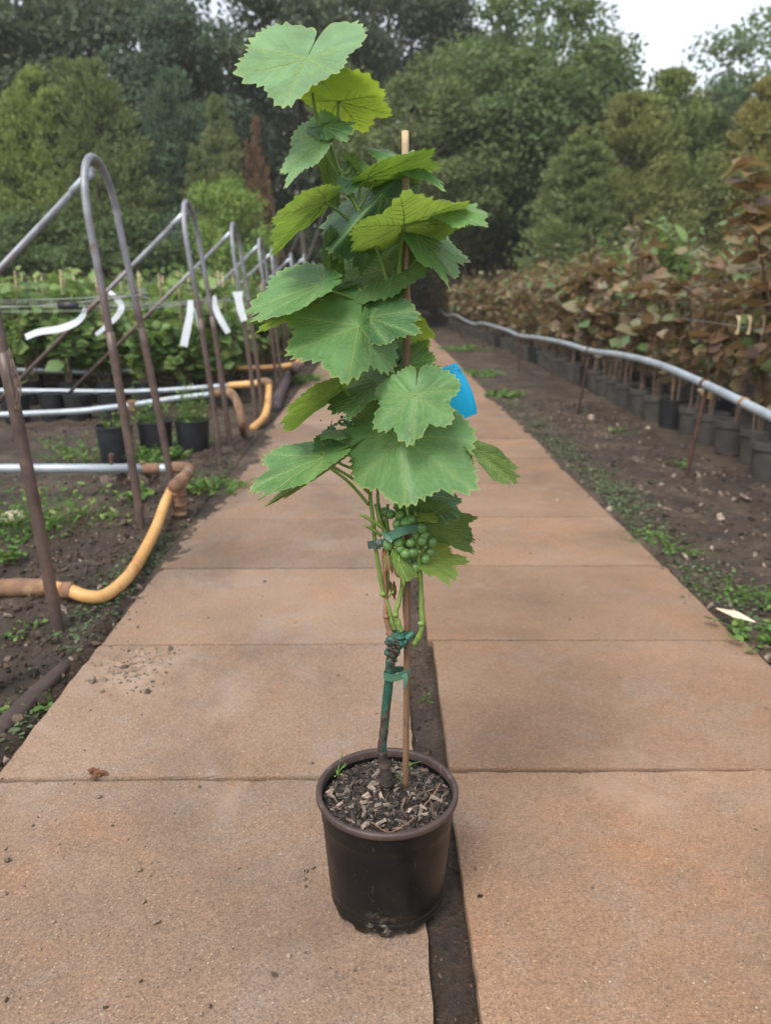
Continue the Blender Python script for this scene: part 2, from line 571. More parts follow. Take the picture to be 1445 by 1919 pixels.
M['ribbon'] = t.done(t.n('MixShader', i0=.3, i1=t.bsdf(t.ramp(t.noise(12, t.obj()), [(.3, (.72, .76, .79)), (.7, (.84, .86, .87))]), .5), i2=tr_))
M['wood'] = m_noise('old_wood', (.05, .038, .032), (.12, .09, .072), 16, .9, .4, .004, world=True)
M['palewood'] = m_noise('split_wood', (.55, .43, .29), (.68, .57, .42), 30, .7, .3, .002)
M['cream'] = m_noise('cream_plastic', (.34, .25, .14), (.45, .35, .2), 30, .6, 0)
M['trunk'] = m_noise('tree_bark', (.045, .037, .030), (.12, .10, .08), 8, .95, .7, .03)
M['trunk_pale'] = m_noise('tree_bark_pale', (.07, .06, .045), (.15, .13, .10), 8, .95, .6, .03)
# foliage
M['shrub'] = m_leaf('shrub_leaf', None, (.22, .18, .10), (.34, .21, .06), .40, .34, .45, bs=.1, bscale=50,
                    var=[(0, (.115, .065, .042)), (.22, (.185, .112, .056)), (.42, (.225, .155, .066)), (.58, (.21, .175, .080)), (.70, (.235, .215, .13)), (.80, (.16, .195, .08)), (1, (.10, .195, .07))])
M['shrub_stem'] = m_noise('shrub_stem', (.085, .055, .036), (.19, .13, .085), 30, .85, .3)
M['field'] = m_leaf('field_vine_leaf', None, (.12, .19, .06), (.30, .44, .08), .45, .38, .4, bs=.1,
                    var=[(0, (.075, .15, .05)), (.5, (.14, .225, .07)), (.85, (.21, .30, .085)), (1, (.29, .34, .11))])
M['weed'] = m_leaf('weed_leaf', None, (.12, .2, .05), (.2, .35, .05), .5, .28, .35, bs=0,
                   var=[(0, (.06, .135, .025)), (.5, (.11, .20, .04)), (.9, (.17, .25, .055)), (1, (.26, .26, .05))])
M['cover'] = m_leaf('ground_cover', None, (.1, .14, .07), (.14, .2, .08), .7, .2, .2, bs=0,
                    var=[(0, (.05, .075, .03)), (.5, (.085, .12, .055)), (1, (.13, .17, .085))])
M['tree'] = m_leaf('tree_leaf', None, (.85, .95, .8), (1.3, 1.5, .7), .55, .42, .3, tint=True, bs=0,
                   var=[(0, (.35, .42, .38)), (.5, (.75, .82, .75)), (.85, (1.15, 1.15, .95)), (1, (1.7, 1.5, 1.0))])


# ------------------------------------------------------------------ the setting: ground and slab path
def pathx(y):          # small bend of the slab path with distance
    return 0.0


SLAB_P = 0.775


def ground_h(X, Y):
    h = 0.035 * vnoise(X * 1.3, Y * 1.3) + 0.035 * vnoise(X * 4 + 9, Y * 4) + 0.022 * vnoise(X * 11, Y * 11 + 5) + 0.014 * vnoise(X * 27 + 3, Y * 27) + .008 * vnoise(X * 60, Y * 60)
    far = np.clip((np.hypot(X, Y) - 25) / 20, 0, 1)
    h = h * (1 - far)
    left = np.clip((-.93 - X) / .1, 0, 1)
    right = np.clip((X - 1.22) / .1, 0, 1)
    side = np.maximum(left, right)
    lip = np.exp(-((X + 1.03) / .10) ** 2) * .012 + np.exp(-((X - 1.35) / .10) ** 2) * .010
    bank = .03 * np.exp(-((X + 1.35) / .25) ** 2) * np.clip((Y - 1) / 1.5, 0, 1)
    hs_ = np.maximum(h, -.05) - .022 + lip + bank
    gap = np.exp(-((X - .135) / .085) ** 4)
    hin = -.085 + gap * .066 + gap * h * .4
    far2 = np.clip((np.abs(X) - 40) / 20, 0, 1)
    return side * hs_ + (1 - side) * hin


xs = np.unique(np.round(np.concatenate([np.linspace(-110, -12, 12), np.linspace(-12, -3.2, 45), np.linspace(-3.2, -1.7, 50), np.linspace(-1.7, -.85, 70),
                                        np.linspace(-.85, .04, 6), np.linspace(.04, .24, 22), np.linspace(.24, 1.15, 6), np.linspace(1.15, 2.2, 75), np.linspace(2.2, 4, 40), np.linspace(4, 12, 20), np.linspace(12, 110, 12)]), 4))
ys = np.unique(np.round(np.concatenate([np.linspace(-25, .3, 10), np.linspace(.3, 5.5, 320), np.linspace(5.5, 12, 160), np.linspace(12, 30, 60), np.linspace(30, 130, 14)]), 4))
GX, GY = np.meshgrid(xs, ys, indexing='xy')
GZ = ground_h(GX, GY)
V = np.stack([GX, GY, GZ], -1).reshape(-1, 3)
nx, ny = len(xs), len(ys)
i = (np.arange(ny - 1)[:, None] * nx + np.arange(nx - 1)[None]).reshape(-1)
tag(link('ground', mesh_np('ground', V, np.stack([i, i + 1, i + nx + 1, i + nx], -1), M['soil'])), kind='structure')


def slab_mesh(w, l, seed):
    """slab with ragged bevelled edges; origin at centre of its top"""
    r = np.random.default_rng(seed)
    nxs, nys = 30, 20
    ring = [(-w / 2 + w * k / nxs, -l / 2) for k in range(nxs)] + [(w / 2, -l / 2 + l * k / nys) for k in range(nys)] + \
           [(w / 2 - w * k / nxs, l / 2) for k in range(nxs)] + [(-w / 2, l / 2 - l * k / nys) for k in range(nys)]
    ring = np.array(ring)
    n = len(ring)
    jit = r.normal(0, .0022, (n, 2))
    top = ring * (1 - .004) + jit
    mid = ring + jit * .6
    V = np.vstack([np.c_[top, np.zeros(n)], np.c_[mid, np.full(n, -.006) + r.normal(0, .001, n)], np.c_[ring, np.full(n, -.075)], [[0, 0, 0.0]]])
    k = np.arange(n)
    k2 = (k + 1) % n
    Q = np.vstack([np.stack([n + k, n + k2, k2, k], -1), np.stack([2 * n + k, 2 * n + k2, n + k2, n + k], -1)])
    T = np.stack([np.full(n, 3 * n), k, k2], -1)
    return mesh_np('slab', V, [Q, T], M['slab'], False)


path = tag(link('path', None), kind='structure')
XL0, XL1, XR0, XR1 = -.985, .090, .182, 1.29
sl = [slab_mesh(XL1 - XL0, SLAB_P - .013, s) for s in range(3)]
sr = [slab_mesh(XR1 - XR0, SLAB_P - .013, s + 10) for s in range(3)]
rr = random.Random(3)
for k in range(-2, 44):
    yl = 1.717 + SLAB_P * (k - .5)
    for me, cx, dy in ((sl[k % 3], (XL0 + XL1) / 2, 0), (sr[(k + 1) % 3], (XR0 + XR1) / 2, .024)):
        o = link('slab', me, path, (cx + rr.uniform(-.007, .007) + (0.004 * k if cx > 0 and k > 5 else 0), yl + dy, rr.uniform(-.002, .002)))
        o.rotation_euler = (rr.uniform(-.0015, .0015), rr.uniform(-.001, .001), rr.uniform(-.003, .003))
        o.color = (.92, .87, .82, 1) if cx > 0 else (.90, .915, .93, 1)
        if cx > 0 and k in (1, 2):
            o.rotation_euler.z = -.012 + .016 * (k - 1) * 0


# soil that has crept over the slab edges: only what rises above the slabs shows
def spill(x_in, x_out, y0, y1, seed):
    nx_, ny_ = 26, int((y1 - y0) / .018)
    X_, Y_ = np.meshgrid(np.linspace(x_out, x_in, nx_), np.linspace(y0, y1, ny_), indexing='xy')
    k = np.abs(X_ - x_out) / abs(x_in - x_out)
    wob = .55 + .75 * vnoise(Y_ * 1.1 + seed, Y_ * 0 + seed) + .5 * vnoise(Y_ * 4 + seed, X_ * 3) + .35 * vnoise(Y_ * 13, X_ * 13 + seed) + .25 * vnoise(Y_ * 34, X_ * 34 + seed)
    tap = np.clip((Y_ - y0) / .8, 0, 1) * np.clip((y1 - Y_) / 2, 0, 1)
    Z_ = .014 * (wob * .8 * tap - k) - .002
    Z_ = np.where(Z_ < 0, Z_ * 2 - .003, Z_ * .7 + .001) + .005 * vnoise(X_ * 40, Y_ * 40)
    Z_ = np.where(k < .12, np.minimum(Z_, .004) - .02 * (1 - k / .12), Z_)
    i = (np.arange(ny_ - 1)[:, None] * nx_ + np.arange(nx_ - 1)[None]).reshape(-1)
    q = np.stack([i, i + 1, i + nx_ + 1, i + nx_], -1)
    if x_in < x_out:
        q = q[:, ::-1]
    tag(link('soil_edge', mesh_np('soil_edge', np.stack([X_, Y_, Z_], -1).reshape(-1, 3), np.ascontiguousarray(q), M['soil'])), kind='structure')


spill(-.78, -1.02, 2.75, 9, 3.3)
spill(1.19, 1.34, 2.6, 12, 8.1)

# icosahedron pebbles
PH = (1 + 5 ** .5) / 2
ICO = unit(np.array([(-1, PH, 0), (1, PH, 0), (-1, -PH, 0), (1, -PH, 0), (0, -1, PH), (0, 1, PH), (0, -1, -PH), (0, 1, -PH), (PH, 0, -1), (PH, 0, 1), (-PH, 0, -1), (-PH, 0, 1)]))
ICF = [(0, 11, 5), (0, 5, 1), (0, 1, 7), (0, 7, 10), (0, 10, 11), (1, 5, 9), (5, 11, 4), (11, 10, 2), (10, 7, 6), (7, 1, 8), (3, 9, 4), (3, 4, 2), (3, 2, 6), (3, 6, 8), (3, 8, 9), (4, 9, 5), (2, 4, 11), (6, 2, 10), (8, 6, 7), (9, 8, 1)]


def pebbles(name, mat, XY, size, lift=.3, flat=.7, zfun=ground_h, kind='stuff', parent=None):
    N = len(XY)
    t_ = np.c_[XY, zfun(XY[:, 0], XY[:, 1]) + size * lift]
    R = frames(rand_unit(N), rand_unit(N))
    mb = MB()
    h = N // 3 + 1
    for k in range(3):
        tv = ICO * (1 + .35 * np.random.default_rng(k).normal(size=(12, 1)))
        s_ = slice(k * h, (k + 1) * h)
        if len(t_[s_]):
            sz = size[s_][:, None] * np.stack([RNG.uniform(.8, 1.5, len(t_[s_])), RNG.uniform(.7, 1.1, len(t_[s_])), RNG.uniform(.4, .9, len(t_[s_])) * flat / .7], -1)
            mb.scatter(tv, None, R[s_], t_[s_], sz, None, ICF)
    o = mb.build(name, mat, parent, False)
    return tag(o, kind=kind)


def strip_xy(N, x0, x1, y0, y1, p=1.6):
    return np.c_[RNG.uniform(x0, x1, N), y0 + (y1 - y0) * RNG.random(N) ** p]


XY = np.vstack([strip_xy(5200, -1.75, -1.0, 1.3, 6.5), strip_xy(3600, 1.3, 2.45, 2.0, 8.5), strip_xy(1600, -3.2, -1.7, 2.5, 8)])
o = pebbles('soil_crumbs', M['crumb'], XY, RNG.gamma(2.0, .0026, len(XY)) + .0015)
tag(o, 'dark crumbs of soil strewn over the bare earth beside the path', 'soil crumbs')
XY = np.vstack([strip_xy(900, 1.3, 2.5, 2.2, 9, 1.3), strip_xy(350, -1.6, -1.0, 1.4, 4.5)])
o = pebbles('bark_chips', M['chip'], XY, RNG.gamma(2, .0035, len(XY)) + .003, flat=.35)
tag(o, 'pale bark chips scattered on the soil strips along the path', 'bark chips')
XY = np.c_[RNG.uniform(.10, .175, 700), RNG.uniform(.9, 3.2, 700)]
o = pebbles('gap_crumbs', M['crumb'], XY, RNG.gamma(2, .0011, 700) + .0008)
tag(o, 'fine soil crumbs filling the gap between the slab columns', 'soil crumbs')
flat0 = lambda x, y: np.zeros_like(x)
n1 = 420
a_ = np.c_[RNG.normal(-.80, .075, n1), RNG.normal(2.32, .10, n1)]
a_[:, 0] -= .25 * (2.32 - a_[:, 1]) * 0 
a_ = a_[(a_[:, 0] > -.97) & (a_[:, 1] < 2.48)]
b_ = np.vstack([strip_xy(420, -.97, .08, 1.0, 5, 1.8), strip_xy(260, .2, 1.26, 1.0, 5, 1.8), np.c_[-.97 + RNG.gamma(1.2, .03, 420), RNG.uniform(2.2, 7, 420)], np.c_[1.28 - RNG.gamma(1.2, .015, 160), RNG.uniform(2.2, 7, 160)]])
XY = np.vstack([a_, b_])
sz = np.r_[RNG.gamma(2.2, .0015, len(a_)) + .001, RNG.gamma(1.6, .0011, len(b_)) + .0008]
o = pebbles('grit', M['grit'], XY, sz, .25, .5, flat0)
tag(o, 'loose grit and small stones scattered over the concrete slabs', 'grit')

# ------------------------------------------------------------------ the potted grapevine
VY = 1.313
POT = np.array([.016, VY, 0.0])


def pot_profile(r, h, rb, lip=.008, lh=.016, th=.003):
    return [(rb * .2, .004), (rb * .93, .004), (rb * .985, .006), (rb, .014), (rb * 1.005, .03), (rb * 1.012, .031), (rb * 1.02, .05), (rb + (r - lip - rb) * .5, h * .5), (rb + (r - lip - rb) * .80, h * .80), (rb + (r - lip - rb) * .805, h * .803), (r - lip, h - lh)]


pot = thing('plant_pot', 'black plastic pot with scuffed wall and brown rim holding the grapevine', 'plant pot', POT)
R0, PHt, RB = .14, .26, .112


def scallop(V, a):
    w = np.clip(np.sin(a * 13 + .4) * 3, -1, 1) * .5 + .5
    low = np.clip(1 - (V[..., 2] - .004) / .012, 0, 1)
    V[..., 2] += low * w[None] * .009
    V[..., :2] *= (1 - (np.clip(1 - V[..., 2] / .02, 0, 1) * w[None] * .03))[..., None]
    return V


def pot_r(z):
    return RB + (R0 - .0085 - RB) * (z / (PHt - .016)) ** .9


pr_ = [(RB * .2, .004), (RB * .93, .004), (RB * .985, .006), (RB, .014)]
for z_ in (.022, .0235, .026, .0275, .036, .0375, .040, .0415):
    pr_.append((pot_r(z_) - (.0016 if z_ in (.0235, .026, .0375, .040) else 0), z_))
pr_ += [(pot_r(z_), z_) for z_ in (.06, .1, .14, .18, .2)]
pr_ += [(pot_r(.203) + .0006, .203), (pot_r(.2045) + .0012, .2045), (pot_r(.22) + .0012, .22), (pot_r(PHt - .012) + .001, PHt - .012)]
mb = MB().lathe(pr_, 130, mod=scallop)
mb.lathe([(R0 - .0112, PHt - .012), (R0 - .0115, PHt - .03), (.115, .14)], 96)
mb.build('wall', M['pot'], pot)
lipz = PHt
MB().lathe([(R0 - .0075, lipz - .0135), (R0 - .001, lipz - .0125), (R0, lipz - .010), (R0, lipz - .003), (R0 - .002, lipz), (R0 - .009, lipz), (R0 - .011, lipz - .003), (R0 - .0118, lipz - .016)], 96).build('rim', M['rim'], pot)

mulch = thing('bark_mulch', 'bark chip mulch filling the black pot around the vine stem', 'mulch', POT)
SOILZ = .232


def soil_z(x, y):
    r = np.hypot(x, y)
    return SOILZ + .016 * (1 - (r / .13) ** 2) + .008 * vnoise(x * 45, y * 45) + .004 * vnoise(x * 120, y * 120)


rs = np.linspace(0, .1285, 20)
aa = np.linspace(0, 2 * math.pi, 72, endpoint=False)
X, Y = np.outer(rs, np.cos(aa)), np.outer(rs, np.sin(aa))
V = np.stack([X, Y, soil_z(X, Y)], -1).reshape(-1, 3)
i = np.arange(19)[:, None] * 72
j = np.arange(72)[None]
link('compost', mesh_np('compost', V, np.stack([i + j, i + 72 + j, i + 72 + (j + 1) % 72, i + (j + 1) % 72], -1).reshape(-1, 4), M['compost']), mulch)
chips = []
for s in range(10):
    r = np.random.default_rng(40 + s)
    L, Wd, Th = r.uniform(.012, .026), r.uniform(.004, .009), r.uniform(.0015, .004)
    mb = MB()
    V = np.array([[x, y * (1 + .25 * r.normal()), z] for z in (-.5, .5) for y in (-.5, .5) for x in (-.5, -.1, .5)]) * (L, Wd, Th) + r.normal(0, .0008, (12, 3))
    Q = [(0, 3, 4, 1), (1, 4, 5, 2), (6, 7, 10, 9), (7, 8, 11, 10), (0, 1, 7, 6), (1, 2, 8, 7), (3, 9, 10, 4), (4, 10, 11, 5), (0, 6, 9, 3), (2, 5, 11, 8)]
    mb.add(V, Q, None, (0, .05, .15, .3, .45, .6, .1, .8, 1.0, .2)[s])
    chips.append(mb.mesh('wood_chip', M['chip'], False))
for k in range(280):
    r_, a_ = .124 * math.sqrt(random.random()), random.uniform(0, 6.283)
    x, y = r_ * math.cos(a_), r_ * math.sin(a_)
    o = link('wood_chip', chips[k % 10], mulch, (x, y, float(soil_z(x, y)) + random.uniform(.001, .005)))
    o.rotation_euler = (random.gauss(0, .35), random.gauss(0, .35), random.uniform(0, 6.283))
    s_ = random.uniform(.4, 1.2)
    o.scale = (s_, s_, s_)
N = 1500
r_, a_ = .126 * np.sqrt(RNG.random(N)), RNG.uniform(0, 6.283, N)
XY = np.c_[r_ * np.cos(a_), r_ * np.sin(a_)]
bv = np.array([[x, y, z] for z in (-.5, .5) for y in (-.5, .5) for x in (-.5, .5)]) * (1, .3, .2)
BQ = [(0, 2, 3, 1), (4, 5, 7, 6), (0, 1, 5, 4), (2, 6, 7, 3), (0, 4, 6, 2), (1, 3, 7, 5)]
d = unit(np.c_[RNG.normal(size=(N, 2)), RNG.normal(0, .4, N)])
mb = MB().scatter(bv, BQ, frames(d, rand_unit(N)), np.c_[XY, soil_z(XY[:, 0], XY[:, 1]) + .002], RNG.gamma(3, .0022, N) + .002, RNG.random(N) ** 3 * .45)
tag(mb.build('bark_shreds', M['chip'], mulch, False), kind='stuff')
MB().tube(smooth_line([(-.03, -.09, .25), (.0, -.112, .245), (.03, -.1, .25), (.05, -.082, .253)], 6), .0011, 5).build('root_strand', M['shoot_brown'], mulch)
MB().tube(smooth_line([(.07, -.04, .247), (.09, -.02, .258), (.105, .01, .262)], 6), .001, 5).build('root_strand', M['shoot_brown'], mulch)


def vp(px, py, dy=0.0):
    return at_depth(px, py, VY + dy)


def vline(pts):
    return smooth_line([vp(*q) for q in pts], 6)


vine = thing('grapevine', 'young grapevine with broad toothed green leaves tied to a bamboo cane', 'grapevine', (0, 0, 0))
# trunk and graft
pts = smooth_line([vp(726, 1470, .01), vp(721, 1440, .008), vp(716, 1405, .004), vp(720, 1365), vp(724, 1320), vp(729, 1275), vp(732, 1235, -.003)], 8)
nlow = 16
MB().tube(pts[:nlow + 1], np.linspace(.0125, .0085, nlow + 1) * (1 + .12 * RNG.normal(size=nlow + 1)), 12).build('bark_base', M['bark'], vine)
up = pts[nlow - 1:]
MB().tube(up, np.linspace(.0085, .0092, len(up)) * (1 + .04 * RNG.normal(size=len(up))), 14).build('trunk', M['wax'], vine)
gu = MB()
gl = smooth_line([vp(733, 1245, -.002), vp(735, 1225, -.003), vp(739, 1208, -.004), vp(743, 1194, -.004), vp(742, 1183, -.003)], 8)
gu.tube(gl, np.interp(np.linspace(0, 1, len(gl)), [0, .3, .6, .85, 1], [.0095, .0115, .0165, .0185, .008]), 18)
gv = gu.v[-1]
cen = np.repeat(gl, 18, 0)
cen = np.vstack([cen, gl[:1], gl[-1:]])
rough = vnoise(gv[:, 0] * 190 + gv[:, 2] * 60, gv[:, 2] * 150 + gv[:, 1] * 120) * .9 + vnoise(gv[:, 0] * 420 + 7, gv[:, 2] * 380 + gv[:, 1] * 300) * .5
gu.v[-1] = gv + (gv - cen) * rough[:, None]
gu.tube(smooth_line([vp(745, 1207, -.01), vp(760, 1198, -.012), vp(777, 1185, -.012)], 5), [.012, .008, .0062], 10)
for k in range(46):
    c_ = gl[random.randrange(8, len(gl))] + np.array([random.gauss(0, .008), random.gauss(-.006, .007), random.gauss(0, .005)])
    gu.add(ICO * (1 + .3 * RNG.normal(size=(12, 1))) * random.uniform(.002, .0045) + c_, None, ICF)
gu.build('graft_union', M['wax'], vine)
# shoots
SH = [([(735, 1200, -.004), (731, 1185, -.006), (723, 1155, -.004), (724, 1125), (722, 1085), (719, 1040)], [.0062, .0058, .0045, .0038], 'shoot_brown', 'brown_shoot'),
      ([(719, 1118), (712, 1075), (704, 1027), (698, 965), (694, 925), (700, 830, .01), (718, 700, .02), (733, 600, .02), (729, 545, .005), (714, 490), (697, 446), (676, 402), (657, 367), (637, 321), (617, 269), (601, 238), (590, 205), (585, 170), (580, 140)], [.0048, .0044, .004, .0042, .004, .0035, .0022], 'petiole', 'shoot'),
      ([(724, 1118, .004), (727, 1090, .004), (725, 1030, .004), (716, 970, .006), (708, 930, .01), (715, 850, .02), (735, 720, .02), (742, 620, .01), (748, 540, .0), (752, 470, -.004), (756, 428, -.01)], [.004, .0035, .0035, .0045, .004], 'petiole', 'shoot'),
      ([(740, 1180, -.003), (733, 1160, -.004), (728, 1135, -.002), (722, 1120, 0)], [.0055, .0045, .0035], 'petiole', 'shoot'),
      ([(752, 1184, -.008), (746, 1165, -.008), (741, 1152, -.008), (748, 1125, -.006), (753, 1100, -.004), (755, 1060, 0), (750, 1000, .01), (742, 930, .015)], [.0052, .0056, .0045, .0042, .004], 'petiole', 'shoot'),
      ([(776, 1207, -.014), (786, 1190, -.016), (792, 1168, -.018), (790, 1140, -.018), (789, 1102, -.02), (785, 1055, -.024), (783, 1020, -.026), (779, 970, -.02), (776, 945, -.005), (768, 850, .02), (766, 720, .025), (762, 640, .025), (766, 560, .02)], [.0058, .0056, .0048, .0046, .004, .0035], 'petiole', 'shoot'),
      ([(783, 1030, -.028), (776, 1000, -.028), (766, 970, -.028), (762, 950, -.024)], [.0042, .0032, .0028], 'petiole', 'shoot'),
      ([(727, 999, -.01), (708, 982, -.018), (676, 964, -.03)], [.0045, .004, .0034], 'petiole', 'shoot'),
      ([(714, 1004, -.006), (700, 993, -.012), (684, 985, -.02)], [.004, .0035, .003], 'petiole', 'shoot'),
      ([(729, 1000, 0), (724, 975, .004), (727, 945, .006)], [.0045, .004, .0035], 'petiole', 'shoot'),
      ([(704, 945, 0), (712, 975, -.002), (722, 1000, -.006)], [.0042, .004, .004], 'petiole', 'shoot')]
for pts, r_, mt, nm in SH:
    ln = vline(pts)
    rr_ = np.interp(np.linspace(0, 1, len(ln)), np.linspace(0, 1, len(r_)), r_)
    rr_ = rr_ * .84 * (1 + .25 * np.exp(-((np.arange(len(ln)) % 11 - 5) / 1.0) ** 2))
    MB().tube(ln, rr_, 10).build(nm, M[mt], vine)
for q in ((741, 1152, -.01), (789, 1168, -.02), (784, 1034, -.03), (718, 1113, -.004), (724, 1155, -.006), (697, 446, 0), (637, 321, 0), (657, 367, 0)):
    MB().add(ICO * (1.1, .9, .8) * .0068 + vp(*q), None, ICF).build('node', M['petiole' if q[1] != 1155 else 'shoot_brown'], vine)

# leaves
PROF = np.array([(0, 1.0), (12, .90), (27, .80), (39, .86), (50, .91), (62, .82), (76, .735), (90, .74), (104, .77), (118, .715), (140, .67), (154, .665), (166, .64), (172, .60), (176, .52), (178.4, .34), (179.5, .12), (180, .03)])
VANG = [0, 50, -50, 103, -103]


def outline(phi, lobed, rs, bl=0.):
    a = np.abs(np.degrees(phi))
    r = np.interp(a, PROF[:, 0], PROF[:, 1])
    r = r * (1 + bl * np.clip((a - 80) / 60, 0, 1))
    r = r - lobed * (np.exp(-((a - 27) / 9) ** 2) + .8 * np.exp(-((a - 77) / 10) ** 2))
    r = r * (1 + .05 * np.sin(phi * 2 + rs.uniform(0, 6)) + .03 * np.sin(phi * 5 + rs.uniform(0, 6)))
    # teeth: irregular saw
    nt = int(rs.integers(17, 24))
    ph = a / 180 * nt + .25 * np.sin(a / 9 + rs.uniform(0, 6))
    f = ph - np.floor(ph)
    idx = np.floor(ph).astype(int) + (phi < 0) * 40
    amp = .052 * (.4 + 1.1 * rs.random(90))[idx]
    saw = np.where(f < .58, f / .58, (1 - f) / .42) ** 1.35
    k = np.clip((174 - a) / 12, 0, 1)
    return r * (1 + amp * (saw * 1.7 - .75) * k)


def leaf_veins(rs):
    segs = []
    for k, a in enumerate(VANG):
        L = .95 * np.interp(abs(a), PROF[:, 0], PROF[:, 1])
        t_ = np.linspace(0, 1, 9)
        cv = rad(a) + (rs.normal() * .05 + (-.10 if a > 60 else .10 if a < -60 else 0)) * t_
        P_ = np.stack([np.cos(cv) * t_ * L, np.sin(cv) * t_ * L], -1)
        segs.append((P_, 1.0, L))
        for q in (.2, .34, .48, .62, .76):
            for sgn in (-1, 1):
                if abs(a) > 60 and sgn * a > 0 and q > .6:
                    continue
                i0 = q + rs.uniform(-.04, .04)
                b = np.array([np.interp(i0, t_, P_[:, 0]), np.interp(i0, t_, P_[:, 1])])
                aa_ = rad(a) + sgn * rad(45)
                l2 = L * (.42 * (1 - i0) + .10) * rs.uniform(.8, 1.1)
                tt = np.linspace(0, 1, 5)[:, None]
                dirv = np.array([math.cos(aa_), math.sin(aa_)])
                per = np.array([math.cos(rad(a)), math.sin(rad(a))])
                segs.append((b + dirv * tt * l2 + per * tt ** 2 * l2 * .15, .45, l2))
    return segs


def seg_dist(P, segs, wmin=0):
    d = np.full(len(P), 9.0)
    for pl, w, L in segs:
        if w < wmin:
            continue
        for a, b in zip(pl[:-1], pl[1:]):
            ab = b - a
            t_ = np.clip(((P - a) @ ab) / (ab @ ab + 1e-12), 0, 1)
            d = np.minimum(d, np.hypot(*(P - a - t_[:, None] * ab).T) / (.5 + .5 * w))
    return d


def vine_leaf(B, T, P1, P2, s, dy=0, sT=-1, s1=0, s2=0, under=False, mat='leaf_top', dr=.12, cu=0., tw=0, lobed=.03, wav=.024, fold=0., pet=None, seed=0, wfac=.74, pr=.0022, name='leaf', bl=.15):
    """B junction, T tip, P1/P2 blade edge square to the midrib (photo pixels); s true length in pixels; signs: + away from the viewer"""
    rs = np.random.default_rng(1000 + seed)
    mpp = VY / FPX * 1.04

    def lift(q, true, sg):
        img = math.hypot(q[0] - B[0], q[1] - B[1])
        dz = math.sqrt(max(true ** 2 - img ** 2, 0)) * (sg if sg else 0)
        return vp(q[0], q[1], dy + dz * mpp)
    b = vp(B[0], B[1], dy)
    m = lift(T, s, sT) - b
    v1, v2 = lift(P1, s * wfac, s1) - b, lift(P2, s * wfac, s2) - b
    nrm = np.cross(m, v1 - v2)
    if (nrm[1] < 0) == under:
        v1, v2 = v2, v1
        nrm = -nrm
    nrm = unit(nrm)
    L = np.linalg.norm(m)
    v1, v2 = v1 / wfac, v2 / wfac
    mu = unit(m)
    segs = leaf_veins(rs)
    o1, o2 = rs.uniform(0, 50, 2)
    w1 = rs.uniform(0, 6)

    def S(uv, off=0.0, detail=True):
        u, v = uv[:, 0], uv[:, 1]
        k = .5 + .5 * np.tanh(v / .12)
        soft = np.abs(v)
        lat = (v * k)[:, None] * v1 + (-v * (1 - k))[:, None] * v2
        if tw:
            a = rad(tw) * np.clip(u, -.3, 1)
            ll = np.linalg.norm(lat, axis=1)
            c_, s_ = np.cos(a)[:, None], np.sin(a)[:, None]
            lat = lat * c_ + np.cross(mu, lat) * s_ + mu * (lat @ mu)[:, None] * (1 - c_)
        r2 = np.hypot(u, v)
        phi = np.arctan2(v, u)
        h = -dr * np.clip(u, 0, 2) ** 2 + cu * v ** 2 + fold * soft
        h = h + wav * np.sin(phi * 6 + w1) * np.clip(r2, 0, 1) ** 2 + wav * .6 * np.sin(phi * 11 + w1 * 2) * np.clip(r2, 0, 1) ** 3
        if detail:
            d_ = seg_dist(uv, segs)
            h = h + .014 * (1 - np.exp(-(d_ / .05) ** 2)) + .024 * vnoise(u * 3.2 + o1, v * 3.2 + o2) + .012 * vnoise(u * 7 + o1, v * 7 + o2) + .008 * vnoise(u * 13 + o2, v * 13 + o1)
        return b + u[:, None] * m + lat + nrm * ((h * L) + off)[:, None]
    nph = 300
    tr_ = np.array([0, .05, .12, .2, .28, .36, .44, .52, .6, .68, .75, .82, .88, .93, .97, 1.0])
    phi = np.linspace(-math.pi * .9995, math.pi * .9995, nph)
    r = outline(phi, lobed + rs.uniform(-.015, .06), rs, bl)
    # inner rings forget the teeth
    rsm = np.convolve(np.pad(r, 10, mode='edge'), np.ones(21) / 21, 'valid')
    nr = len(tr_)
    RR = np.stack([t_ * (rsm * (1 - t_ ** 6) + r * t_ ** 6) for t_ in tr_])
    uv = np.stack([RR * np.cos(phi), RR * np.sin(phi)], -1).reshape(-1, 2)
    V = S(uv)
    at_ = {'shade': np.repeat(tr_, nph), 'vd': seg_dist(uv, segs, .9)}
    i = np.arange(nr - 1)[:, None] * nph
    j = np.arange(nph - 1)[None]
    Q = np.stack([i + j, i + nph + j, i + nph + j + 1, i + j + 1], -1).reshape(-1, 4)
    o = link(name, mesh_np(name, V, Q, M[mat], True, at_), vine)
    vb = MB()
    for pl, w, l_ in segs:
        if w < .9:
            ll_ = pl
        else:
            ll_ = pl
        q = S(ll_, 0.0)
        vb.tube(q, np.linspace(.00105, .0003, len(q)) * (w ** .75) * (s / 130) ** .5, 4, False)
    vb.build('veins', M['vein'], o)
    if pet:
        pp = [b + mu * .002] + [vp(*q) for q in pet]
        ln = smooth_line(pp, 6)
        MB().tube(ln, np.linspace(pr, pr * 1.25, len(ln)), 8).build('petiole', M['petiole'], o)
    return o


